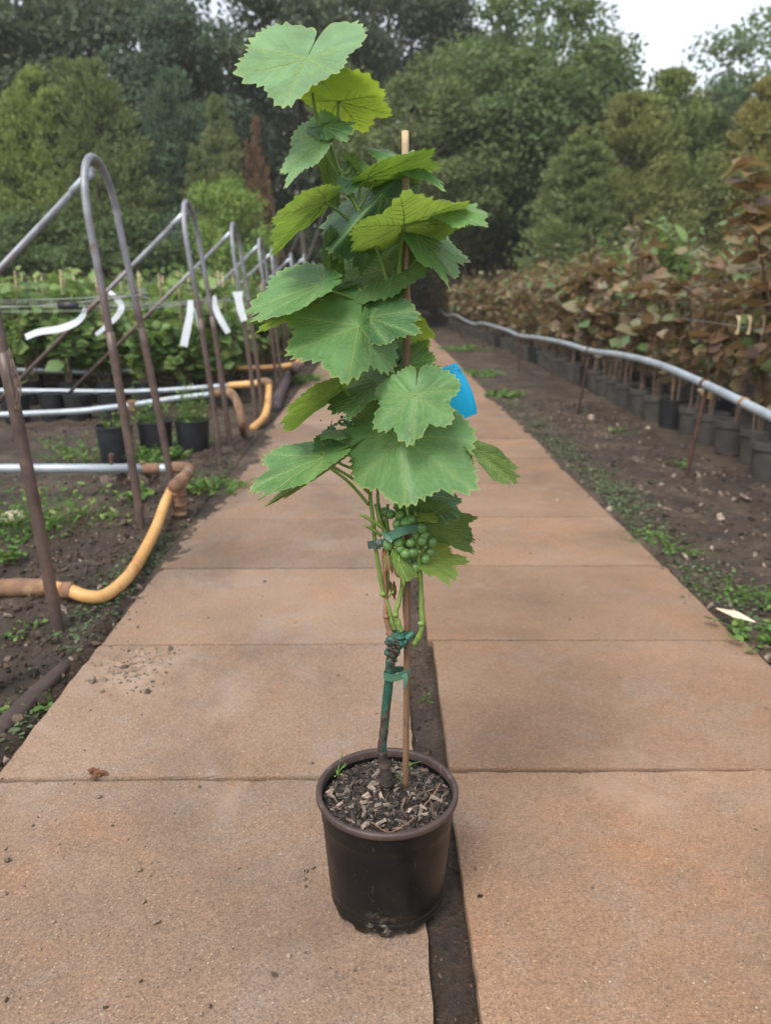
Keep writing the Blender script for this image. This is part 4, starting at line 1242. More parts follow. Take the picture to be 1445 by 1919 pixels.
# ------------------------------------------------------------------ plants: templates
def leaf_template(cup=.10, droop=.12):
    """rounded heart-shaped leaf, base at the origin, tip at x = 1"""
    u = np.array([0, .16, .36, .58, .80, 1.0])
    w = np.array([.0, .34, .46, .42, .24, .0])
    V = [(x, 0, -droop * x * x) for x in u]
    for sg in (1, -1):
        for x, y in zip(u[:-1], w[:-1]):
            V.append((x - (.10 if x < .2 else 0) + (.0 if x else .02), sg * (y if x else .16), -droop * x * x + cup * (y if x else .16) * (1 + .25 * sg)))
    Q = []
    for sg, o in ((1, 6), (-1, 11)):
        for k in range(4):
            q = (k, k + 1, o + k + 1, o + k)
            Q.append(q if sg > 0 else q[::-1])
        q = (4, 5, 5, o + 4)
        Q.append((4, 5, o + 4, o + 4))
    return np.array(V), Q


LT, _lq = leaf_template(.16, .12)
LQ = [q for q in _lq if len(set(q)) == 4]
# the tip is closed by moving the last side pair onto it
LT[10] = (.88, .13, LT[4][2] + .02)
LT[15] = (.88, -.13, LT[4][2] + .02)
LT[4] = (.88, 0, LT[4][2])
TIPT = [(4, 5, 10), (4, 15, 5)]
LT2 = LT * (1, .5, 1)          # narrow leaf


def pot_mesh(r, h, mat, collar=True):
    mb = MB()
    rw = r * (.90 if collar else .95)
    hc = h * (.80 if collar else .95)
    for pr in ([(r * .2, .004), (r * .79, .004)], [(r * .80, .0), (r * .82, .012), (rw, hc)], [(rw, hc), (r * .995, hc)], [(r * .995, hc), (r, h * .99)], [(r, h * .99), (r * .985, h), (r * .95, h)], [(r * .95, h), (r * .92, h * .9)], [(r * .92, h * .89), (r * .3, h * .9), (.001, h * .9)]):
        mb.lathe(pr, 28)
    return mb.mesh('pot', M[mat])


POTG = pot_mesh(.145, .26, 'pot_grey')
POTD = pot_mesh(.135, .27, 'pot_dark', False)


def stem_line(r, x, y, z0, z1, spread, n=6):
    a = r.uniform(0, 6.283)
    k = np.linspace(0, 1, n)
    return np.stack([x + spread * np.cos(a) * k ** 1.3 + r.normal(0, .012, n) * k, y + spread * np.sin(a) * k ** 1.3 + r.normal(0, .012, n) * k, z0 + (z1 - z0) * k], -1)


def plant(seed, H, nstem, nleaf, z_low, size, side=.28, pot_h=.24, up=.3):
    """returns stems MB and leaf arrays (pos, dir, normal, size, shade)"""
    r = np.random.default_rng(seed)
    st = MB()
    lines = []
    for k in range(nstem):
        ln = stem_line(r, r.normal(0, .03), r.normal(0, .03), pot_h * .85, H * r.uniform(.72, 1.0) if k else H, r.uniform(.05, .24))
        ln = smooth_line(ln, 4)
        lines.append(ln)
        st.tube(ln, np.linspace(.009, .0025, len(ln)), 6, False)
        for q in range(4):
            i0 = r.integers(len(ln) // 4, len(ln) - 3)
            a = r.uniform(0, 6.283)
            L = r.uniform(.12, side)
            e = smooth_line([ln[i0], ln[i0] + np.array([math.cos(a) * L * .6, math.sin(a) * L * .6, L * .35]), ln[i0] + np.array([math.cos(a) * L, math.sin(a) * L, L * .9])], 4)
            lines.append(e)
            st.tube(e, np.linspace(.004, .0018, len(e)), 5, False)
    pos, dr_ = [], []
    for q in range(nleaf * 3):
        if len(pos) >= nleaf:
            break
        ln = lines[r.integers(len(lines))]
        p = ln[r.integers(0, len(ln))] + r.normal(0, .004, 3)
        if p[2] < z_low + (H - z_low) * .35 * r.random():
            continue
        a = r.uniform(0, 6.283)
        d = np.array([math.cos(a), math.sin(a), r.normal(up * .3, .35)])
        pos.append(p + unit(d) * .03)
        dr_.append(d)
    pos, dr_ = np.array(pos), unit(np.array(dr_))
    n = len(pos)
    out = unit((pos - pos.mean(0)) * (1, 1, .2) + r.normal(0, .05, (n, 3)))
    nm = unit(np.array([0, 0, .75]) + out * .75 + r.normal(0, .4, (n, 3)))
    return st, pos, dr_, nm, r.gamma(9, size / 9, n) * np.where(pos[:, 2] > H * .9, .75, 1), np.clip(r.random(n) + .0, 0, 1)


# brown-leaved shrubs on the right
SHV = []
for s in range(8):
    st, pos, d, nm, sz, sh = plant(300 + s, 1.78, 4, (85, 105, 125, 140)[s % 4], .38, .103)
    stm = st.mesh('stems', M['shrub_stem'])
    fm = MB().scatter(LT, LQ, frames(d, nm), pos, sz, sh ** 1.15, TIPT).mesh('foliage', M['shrub'])
    SHV.append((stm, fm, (pos, d, nm, sz, sh)))
lf = []
for k in range(10):
    tv = LT.copy()
    tv[:, 2] *= np.random.default_rng(k).uniform(.2, 2.2)
    lf.append(mesh_np('leaf', tv, [np.array(LQ), np.array(TIPT)], M['shrub'], True, {'shade': np.full(len(tv), (k / 9.0) ** 1.3)}))
from mathutils import Matrix
rr = random.Random(11)
front_l = 'brown leaved shrub in a grey pot in the front row behind the pipe rail'
back_l = 'brown leaved shrub standing behind the front row of grey pots'
rows = [(2.74, .42, 3.78, 33, front_l, 'brown shrubs in the front row'), (3.18, .5, 5.6, 33, back_l, 'brown shrubs behind the front row'), (3.66, .55, 6.6, 33, back_l, 'brown shrubs behind the front row'),
        (4.2, .62, 7.6, 33, back_l, 'brown shrubs behind the front row'), (4.9, .8, 9.0, 33, back_l, 'brown shrubs behind the front row'), (5.8, 1.0, 10.6, 33, back_l, 'brown shrubs behind the front row')]
ns = 0
for ri, (x, dy, y0, y1, lb, gp_) in enumerate(rows):
    y = y0
    while y < y1:
        v = SHV[rr.randrange(8)]
        sc = rr.uniform(.80, 1.12) * (1.0 if y < 12 else .95)
        xs_ = x - .035 * max(0, y - 16)
        t_ = thing('potted_shrub', lb, 'shrub', (xs_ + rr.uniform(-.03, .03), y + rr.uniform(-.03, .03), 0), rr.uniform(0, 6.28), gp_)
        t_.location.z = float(ground_h(np.array([x]), np.array([y]))[0]) - .004
        if ri < 2 or y < 9:
            dark = rr.random() > .85
            link('pot', POTD if dark else POTG, t_)
            if dark and ri == 0:
                t_['label'] = 'brown leaved shrub in a darker black pot between the grey pots'
        s_ = link('stems', v[0], t_)
        s_.scale = (1, 1, sc)
        if y < 7.0 and ri == 0:
            pos, d, nm, sz, sh = v[2]
            R = frames(d, nm)
            for q in range(len(pos)):
                if q % 2 and q > 95:
                    continue
                o = link('leaf', lf[min(9, int((sh[q] ** 1.15) * 10))], t_)
                m4 = Matrix([[*(R[q][i] * sz[q]), pos[q][i] * (sc if i == 2 else 1)] for i in range(3)] + [[0, 0, 0, 1]])
                o.matrix_basis = m4
        else:
            f_ = link('foliage', v[1], t_)
            f_.scale = (1, 1, sc)
            tag(f_, kind='stuff')
        ns += 1
        y += dy * rr.uniform(.92, 1.08) * (1 if y < 14 else 1.5)
# one taller leader with bigger leaves
st = MB()
ln = smooth_line([(2.62, 5.02, .2), (2.55, 5.0, .8), (2.34, 4.95, 1.4), (2.26, 4.95, 1.72), (2.16, 4.95, 2.0)], 6)
tl = thing('tall_shrub', 'taller brown leaved shrub with large leaves rising above the front row', 'shrub', (2.62, 5.02, 0))
off = np.array([2.62, 5.02, 0])
st.tube(ln - off, np.linspace(.012, .003, len(ln)), 7).build('stem', M['shrub_stem'], tl)
link('pot', POTG, tl).location.z = -.02
for k in range(34):
    i0 = int(len(ln) * (.40 + .6 * k / 34)) - 1
    p = ln[i0] - off
    a = k * 2.4 + rr.uniform(-.4, .4)
    d = np.array([[math.cos(a), math.sin(a), -.15 + rr.uniform(-.3, .3)]])
    R = frames(d, unit(np.array([[0, 0, 1.0]]) + RNG.normal(0, .3, (1, 3))))[0]
    sz = rr.uniform(.13, .2) * (1 if k < 27 else .72)
    o = link('leaf', lf[rr.choice([0, 1, 2, 3, 4, 5, 6])], tl)
    o.matrix_basis = Matrix([[*(R[i] * sz), (p + d[0] * .02)[i]] for i in range(3)] + [[0, 0, 0, 1]])
# green shrubs showing over the brown ones
GV = []
for s in range(6):
    st, pos, d, nm, sz, sh = plant(500 + s, 1.38, 6, 270, .16, .09, .34)
    GV.append((st.mesh('stems', M['shrub_stem']), MB().scatter(LT, LQ, frames(d, nm), pos, sz, sh, TIPT).mesh('foliage', M['field'])))
for k, (px, Y, zt) in enumerate(((1205, 9.8, 1.95), (1150, 12.5, 1.9), (1280, 9.4, 1.85), (1060, 16, 1.8), (1330, 8.8, 1.7), (1240, 9.9, 2.0), (1180, 11, 1.92))):
    p = at_depth(px, 500, Y)
    t_ = thing('green_shrub', 'bright green shrub showing among the brown leaved ones', 'shrub', (p[0], Y, 0), k, 'green shrubs among the brown ones')
    s_ = link('stems', GV[k % 6][0], t_)
    f_ = tag(link('foliage', GV[k % 6][1], t_), kind='stuff')
    s_.scale = f_.scale = (1.1, 1.1, zt / 1.38)
# cream clips on a wire
w_ = MB().tube(smooth_line([(2.5, 4.7, .93), (2.45, 6, .97), (2.5, 9, .97)], 5), .002, 5).build('trellis_wire', M['wire'])
tag(w_, 'thin wire strung among the brown shrubs carrying cream clips', 'wire')
for px in (1384, 1405, 1431):
    o = strip([at_depth(px, 592, 5.02), at_depth(px + 1, 603, 5.0), at_depth(px - 1, 618, 5.0), at_depth(px - 4, 627, 5.0)], [.028, .014, .016, .022], 'cream', 'plant_clip', (1, 0, 0), th=.002)
    tag(o, 'cream plastic clip hanging on the wire among the brown shrubs', 'clip', 'cream clips on the wire')

# green vines in pots, left field
rr = random.Random(5)
CANE = MB().tube([(0.02, 0, .2), (.03, .01, 1.42)], .0055, 6).mesh('support_cane', M['bamboo'])
y = 8.55
row = 0
while y < 21:
    x = -1.55 - rr.uniform(0, .2)
    while x > -.58 * y - .9:
        v = GV[rr.randrange(6)]
        near = row == 0
        t_ = thing('potted_vine', 'leafy green vine in a black pot at the front of the left field' if near else 'leafy green vine in the crowded rows of the left field', 'vine', (x, y + rr.uniform(-.08, .08), -.03), rr.uniform(0, 6.28),
                   'front row of the left field' if near else 'rows of the left field')
        if row < 2:
            link('pot', POTD, t_)
        sc = rr.uniform(.72, 1.08) * (1 + .012 * (y - 8.5))
        s_ = link('stems', v[0], t_)
        f_ = tag(link('foliage', v[1], t_), kind='stuff')
        s_.scale = f_.scale = (1.1, 1.1, sc)
        if row < 6 and rr.random() < .8:
            link('support_cane', CANE, t_)
        x -= .44 * rr.uniform(.85, 1.15) * (1 + .03 * (y - 8.5))
    y += .62 + .03 * (y - 8.5)
    row += 1

# black nursery pots on the ground
for k, (x, yy, lb) in enumerate(((-1.93, 5.62, 'black nursery pot of weeds behind the hoop leg, end of three'), (-1.69, 5.82, 'black nursery pot between two others, bushy green weed inside'), (-1.42, 5.88, 'black nursery pot with a tall leafy weed beside the ribboned hoop'))):
    t_ = thing('nursery_pot', lb, 'plant pot', (x, yy, -.02), k)
    link('pot', POTD, t_)
for k in range(7):
    x = -2.2 - .33 * k + .05 * math.sin(k * 5)
    t_ = thing('nursery_pot', 'black pot in the low dark row behind the mossy pipe', 'plant pot', (x, 7.5 + .1 * math.sin(k * 3), -.03), k, 'dark pots behind the mossy pipe')
    link('pot', POTD, t_)

# ------------------------------------------------------------------ weeds
def weed(name, label, cat, c, r, h, n, seed, narrow=False, mat='weed', group=None, lsz=.05, shade_hi=1.0):
    q = np.random.default_rng(seed)
    mb = MB()
    P_, D_, N_, S_ = [], [], [], []
    for k in range(n):
        a, rr_ = q.uniform(0, 6.283), r * math.sqrt(q.random())
        base = np.array([rr_ * math.cos(a) * .7, rr_ * math.sin(a) * .7, 0])
        hh = h * q.uniform(.4, 1.0) * (1.1 - .5 * rr_ / r)
        top = base + np.array([math.cos(a) * rr_ * .6 + q.normal(0, .02), math.sin(a) * rr_ * .6 + q.normal(0, .02), hh])
        ln = smooth_line([base, base * .6 + top * .4 + np.array([0, 0, hh * .15]), top], 3)
        if h > .0:
            mb.tube(ln, np.linspace(.0022, .0010, len(ln)), 4, False, .5)
        for w in range(6 if h > .06 else 3):
            p = ln[q.integers(0, len(ln))] + q.normal(0, .004, 3)
            b = q.uniform(0, 6.283)
            P_.append(p)
            D_.append((math.cos(b), math.sin(b), q.normal(.35, .35)))
            N_.append(unit(np.array([0, 0, 1.0]) + q.normal(0, .4, 3)))
            S_.append(lsz * q.uniform(.5, 1.2))
    S_ = np.array(S_) * (.62 if c[1] < 9 else .9)
    mb.scatter(LT2 if narrow else LT * (1, .8, 1), LQ, frames(unit(np.array(D_)), np.array(N_)), np.array(P_), np.array(S_), q.random(len(P_)) * shade_hi)
    z = float(ground_h(np.array([c[0]]), np.array([c[1]]))[0])
    o = link(name, mb.mesh(name, M[mat]), None, (c[0], c[1], z))
    return tag(o, label, cat, group)


WD = [((95, 985), .33, .30, 60, True, .07, 'sprawling yellow flowered weed in the bare soil inside the pipes'),
      ((30, 990), .22, .22, 30, True, .06, 'low spreading weed beside the flat pale stone'),
      ((150, 855), .32, .22, 50, True, .06, 'shaggy weed clump growing on the soil in front of the mossy pipe'),
      ((235, 850), .20, .20, 30, True, .06, 'thin weed clump in front of the end black pot'),
      ((288, 868), .17, .16, 34, True, .09, 'fresh bright green weed in front of the black pots'),
      ((338, 862), .10, .10, 16, True, .07, 'small bright weed between the black pots and the pipe elbow'),
      ((395, 915), .20, .07, 70, True, .07, 'low grassy tuft at the path edge beyond the pipe elbow'),
      ((265, 945), .09, .13, 10, False, .07, 'broad leaved weed at the foot of the tall hoop'),
      ((365, 1000), .10, .06, 18, False, .03, 'tiny weed beside the rusty standpipe'),
      ((40, 1185), .07, .05, 12, False, .035, 'tiny leafy weed beside the hoop foot'),
      ((70, 1320), .04, .03, 9, False, .035, 'seedling weed beside the edge stone'),
      ((10, 1050), .08, .10, 12, False, .06, 'weed poking up behind the galvanised coupling'),
      ((1245, 1025), .17, .05, 34, False, .035, 'low green weed patch at the right slab edge'),
      ((1215, 1000), .10, .04, 26, False, .03, 'small weed tuft touching the right slab edge'),
      ((1370, 1100), .18, .06, 34, False, .035, 'leafy green weed patch above the pale wood sliver'),
      ((1440, 1120), .14, .06, 22, False, .035, 'weed patch on the soil beside the leafy one'),
      ((1405, 1190), .11, .05, 16, False, .055, 'broad leaved weed below the pale wood sliver'),
      ((1440, 1225), .10, .05, 12, False, .06, 'broad leaved weed crowding the slab corner'),
      ((948, 742), .20, .10, 46, True, .07, 'bright green weed tuft on the bare soil strip'),
      ((870, 655), .5, .10, 60, True, .08, 'grassy weed strip at the far right path edge'),
      ((885, 700), .38, .08, 60, True, .07, 'grassy weed tuft hugging the right path edge'),
      ((1160, 808), .10, .06, 12, False, .05, 'small weed on the soil in front of the grey pots'),
      ((1270, 870), .08, .05, 10, False, .05, 'small weed beside the rusty stake'),
      ((360, 830), .2, .10, 30, True, .06, 'weeds fringing the base of the black pots'),
      ((560, 715), .35, .12, 50, True, .08, 'weed tuft beside the dark bent hose')]
for k, (q, r, h, n, nar, ls, lb) in enumerate(WD):
    c = on_ground(*q)
    weed('weed_clump', lb, 'weed', c, r, h, n, 700 + k, nar, lsz=ls, shade_hi=1.0 if k in (0, 2, 3, 6) else .85)
for k, (x, yy, h, lb) in enumerate(((-1.42, 5.88, .42, 'tall leafy weed growing in the black pot by the ribboned hoop'), (-1.69, 5.82, .26, 'bushy weed growing in the middle black pot'), (-1.93, 5.62, .16, 'sparse weed growing in the end black pot'))):
    o = weed('pot_weed', lb, 'weed', (x, yy), .14, h, 44 - 12 * k, 800 + k, True, lsz=.055)
    o.location.z = .21
o = weed('seedling', 'pair of tiny seedlings in the soil gap between the slabs', 'seedling', (.139, 2.14), .014, .015, 8, 820, False, lsz=.012)
for k, (px, py) in enumerate(((751, 1454), (768, 1432))):
    o = weed('seedling', 'tiny green seedling sprouting from the mulch beside the cane', 'seedling', (0, 0), .005, .010, 4, 830 + k, False, lsz=.011, group='seedlings in the mulch')
    o.location = on_ground(px, py, .25)
o = weed('seedling', 'thin seedling leaning on the inner wall of the black pot', 'seedling', (0, 0), .005, .03, 4, 840, False, lsz=.009)
o.location = on_ground(632, 1450, .243)
# ground cover
XY = []
for (px, py, sx, sy, n) in ((1060, 840, .10, .5, 900), (1140, 910, .10, .4, 1000), (1180, 960, .08, .25, 500), (1300, 1080, .10, .15, 350), (240, 1090, .06, .25, 500), (290, 1040, .06, .25, 400), (170, 1150, .06, .2, 250), (60, 1340, .05, .08, 200), (1000, 790, .12, .7, 700), (930, 740, .1, .8, 500), (430, 880, .1, .4, 300), (1400, 1150, .15, .18, 260), (60, 900, .4, .4, 200)):
    c = on_ground(px, py)
    XY.append(np.c_[RNG.normal(c[0], sx, n), RNG.normal(c[1], sy, n)])
XY = np.vstack(XY)
XY = XY[(XY[:, 0] < -.99) | (XY[:, 0] > 1.31)]
n = len(XY)
a = RNG.uniform(0, 6.283, n)
mb = MB().scatter(LT * (1, .8, 1), LQ, frames(np.c_[np.cos(a), np.sin(a), RNG.normal(.2, .3, n)], unit(np.array([0, 0, 1.0]) + RNG.normal(0, .3, (n, 3)))), np.c_[XY, ground_h(XY[:, 0], XY[:, 1]) + .004], RNG.uniform(.008, .024, n))
tag(mb.build('ground_cover', M['cover']), 'grey green creeping ground cover along the path edges', 'ground cover', kind='stuff')

# small separate bits
o = strip([on_ground(1343, 1140, .045), on_ground(1380, 1152, .05), on_ground(1416, 1166, .045)], [.003, .026, .003], 'palewood', 'wood_sliver', (0, .8, .6), th=.003)
tag(o, 'pale split wood sliver lying on the weeds at the right', 'wood sliver')
c = on_ground(178, 1450, .004)
mb = MB()
for k in range(14):
    mb.add(LT * (.02, .014, .02) @ np.array([[math.cos(k), math.sin(k), 0], [-math.sin(k), math.cos(k), 0], [0, 0, 1]]) + np.array([c[0] + random.gauss(0, .011), c[1] + random.gauss(0, .006), .006 + abs(random.gauss(0, .004))]), LQ, None, .5)
tag(mb.build('dead_leaf', M['dry'], None), 'crumpled brown dead leaf on the joint of the left slabs', 'dead leaf')
mb = MB()
c = on_ground(255, 905)
for k in range(24):
    R = frames(rand_unit(1), rand_unit(1))[0]
    mb.add(LT @ R.T * .07 + np.array([c[0] + random.gauss(0, .07), c[1] + random.gauss(0, .05), .03 + abs(random.gauss(0, .03))]), LQ, None, .5)
tag(mb.build('dead_leaves', M['chip']), 'heap of grey dead leaves caught under the galvanised pipe', 'dead leaves')
es = on_ground(40, 1335)
ed = MB()
p0, p1 = on_ground(-20, 1385), on_ground(128, 1235)
for k in range(1):
    ed.tube(smooth_line([p0 + (0, 0, -.005), (p0 + p1) / 2 + (.004, 0, .0), p1 + (0, 0, -.012)], 6), [.03, .032, .028, .022], 8, flat=.7)
tag(ed.build('edge_stone', M['rim']), 'long brown edging piece half sunk in soil beside the left slabs', 'edging')
st_ = on_ground(20, 968)
V = ICO * (1 + .12 * RNG.normal(size=(12, 1))) * (.11, .09, .03)
o = link('flat_stone', MB().add(V, None, ICF).mesh('flat_stone', M['palewood']), None, (st_[0], st_[1], .0))
tag(o, 'flat pale stone among the weeds inside the pipes', 'stone')
for k, (px, py, s_, lb) in enumerate(((574, 1632, .0048, 'dark pebble on the slab beside the pot'), (570, 1647, .0050, 'black and white chip on the slab beside the pot'), (586, 1626, .0058, 'yellowish stone chip on the slab beside the pot'), (185, 1494, .0065, 'grey pebble on the slab below the dead leaf'), (262, 1630, .006, 'flat violet grey pebble on the left slab'), (899, 1680, .0055, 'black crumb on the right slab'), (847, 1781, .0035, 'round white pebble in the soil gap'), (832, 1780, .0030, 'small orange pebble in the soil gap'))):
    c = on_ground(px, py)
    mt = M['grit'] if k not in (0, 5) else M['compost']
    if k == 6:
        mt = M['palewood']
    if k == 7:
        mt = M['hose']
    V = ICO * (1 + .18 * np.random.default_rng(k).normal(size=(12, 1))) * (1.2, .9, .7) * s_
    tag(link('pebble', MB().add(V, None, ICF).mesh('pebble', mt), None, (c[0], c[1], s_ * .4 if k < 6 else -.022)), lb, 'pebble')


# ------------------------------------------------------------------ trees
TQ4 = np.array([(0, 0, 0), (.45, .30, .05), (1, 0, -.08), (.45, -.30, .05)])


def broadleaf(seed, H, R, zlow, nclump, nleaf, lsz, drop=0.0, trunk='trunk'):
    r = np.random.default_rng(seed)
    tm = MB()
    tr_ = smooth_line([(0, 0, -.3), (r.normal(0, .1), r.normal(0, .1), H * .3), (r.normal(0, .25), r.normal(0, .25), H * .6), (r.normal(0, .3), r.normal(0, .3), H * .92)], 6)
    tm.tube(tr_, np.linspace(.24, .04, len(tr_)) * (H / 10), 8)
    C, rc = [], []
    zc, hz = (H + zlow) / 2, (H - zlow) / 2
    for k in range(nclump):
        u = unit(r.normal(size=3))
        q = r.uniform(.35, 1.0) ** .5
        p = np.array([u[0] * R * q, u[1] * R * q, zc + u[2] * hz * q])
        p[:2] *= 1.0 - .25 * max(0, (p[2] - zc) / hz)
        C.append(p)
        rc.append(r.uniform(.16, .34) * R)
    C, rc = np.array(C), np.array(rc)
    for k in range(0, nclump, 3):
        i0 = np.argmin(np.abs(tr_[:, 2] - (C[k][2] * .75)))
        a = tr_[i0]
        tm.tube(smooth_line([a, (a + C[k]) / 2 + r.normal(0, .15, 3), C[k]], 4), [.06 * H / 10, .035 * H / 10, .012], 5, False)
    idx = r.integers(0, nclump, nleaf)
    u = unit(r.normal(size=(nleaf, 3)))
    u[:, 2] = np.abs(u[:, 2]) * np.where(r.random(nleaf) < .72, 1, -1)
    q = r.random(nleaf) ** .4
    P_ = C[idx] + u * (rc[idx] * q)[:, None] * (1.15, 1.15, .75)
    nm = unit(u + (0, 0, .5) + r.normal(0, .5, (nleaf, 3)))
    d = unit(r.normal(size=(nleaf, 3)) + (0, 0, -drop))
    cs = r.random(nclump)
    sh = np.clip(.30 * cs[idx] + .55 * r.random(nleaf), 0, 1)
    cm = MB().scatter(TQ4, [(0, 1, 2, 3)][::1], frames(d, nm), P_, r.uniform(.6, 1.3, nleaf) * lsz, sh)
    return tm.mesh('trunk', M[trunk]), cm.mesh('crown', M['tree'], False)


def conifer(seed, H, R, nbr, nleaf, lsz, point=.85):
    r = np.random.default_rng(seed)
    tm = MB().tube([(0, 0, -.3), (0, 0, H * .5), (0, 0, H * .97)], [.16 * H / 7, .1 * H / 7, .02], 8)
    P_, D_, sh, O_ = [], [], [], []
    per = nleaf // nbr
    lead = [(0, 0, H, R)]
    for k in range(5):
        a, q = r.uniform(0, 6.283), r.uniform(.28, .5)
        lead.append((R * q * math.cos(a), R * q * math.sin(a), H * r.uniform(.62, .93), R * r.uniform(.5, .7)))
    for k in range(nbr):
        lx, ly, lh, lr = lead[0] if k % 5 < 2 else lead[1 + r.integers(5)]
        z = lh * r.random() ** .9
        f = max(1 - z / lh, .0)
        a = r.uniform(0, 6.283)
        L = lr * (f ** point + .03) * r.uniform(.55, 1.15) * min(1, .6 + 1.2 * z / lh)
        dr2 = np.array([math.cos(a), math.sin(a), .6 + .4 * (1 - f)])
        base = np.array([lx, ly, z * .95])
        tip = base + dr2 * L
        if k % 3 == 0:
            tm.tube([base * (.2, .2, .9), tip * .8 + base * .2], [.025, .008], 4, False)
        q = .30 + .70 * r.random(per) ** .55
        w = (.05 + .15 * L * np.sin(q * 2.7))[:, None]
        n3 = r.normal(0, 1, (per, 3))
        P_.append(base + q[:, None] * (tip - base) + n3 * w * (1, 1, .8))
        O_.append(unit(n3 + dr2 * .8))
        D_.append(dr2 + (0, 0, .6) + r.normal(0, .45, (per, 3)))
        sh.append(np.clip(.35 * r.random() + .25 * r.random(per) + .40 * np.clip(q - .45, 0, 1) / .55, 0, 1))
    P_, D_, sh, O_ = np.vstack(P_), unit(np.vstack(D_)), np.concatenate(sh), np.vstack(O_)
    n = len(P_)
    nm = unit(O_ + (0, 0, .4) + r.normal(0, .35, (n, 3)))
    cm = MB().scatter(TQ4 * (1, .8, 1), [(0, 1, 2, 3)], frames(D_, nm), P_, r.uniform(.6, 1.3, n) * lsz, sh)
    return tm.mesh('trunk', M['trunk']), cm.mesh('crown', M['tree'], False)


TB = [broadleaf(1, 10, 3.4, 1.5, 85, 30000, .19), broadleaf(2, 10, 3.2, 2.2, 70, 26000, .19, .8), broadleaf(3, 10, 3.6, 1.0, 95, 32000, .17)]
TC = [conifer(4, 7, 1.7, 560, 36000, .12, .85), conifer(5, 7, 1.55, 500, 32000, .12, .95), conifer(6, 7, 2.2, 700, 44000, .13, .75)]
TS = [broadleaf(7, 3, 1.6, .2, 60, 14000, .11), broadleaf(8, 3, 1.9, .2, 60, 14000, .12, .5)]


def tree(name, label, cat, kind, px, Y, top, width, tint, rz=0, sy=1.0, group=None):
    """kind = mesh pair with its own height; px, top: where its axis and top stand in the photo; width = half width in m"""
    meshes, H0, R0_ = kind
    b = at_depth(px, 540, Y)
    zt = at_depth(px, top, Y)[2]
    t_ = thing(name, label, cat, (b[0], Y, 0), rz, group)
    for nm, me in zip(('trunk', 'crown'), meshes):
        o = link(nm, me, t_)
        o.scale = (width / R0_, width / R0_ * sy, zt / H0)
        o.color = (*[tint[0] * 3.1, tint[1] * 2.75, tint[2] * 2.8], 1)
    return t_


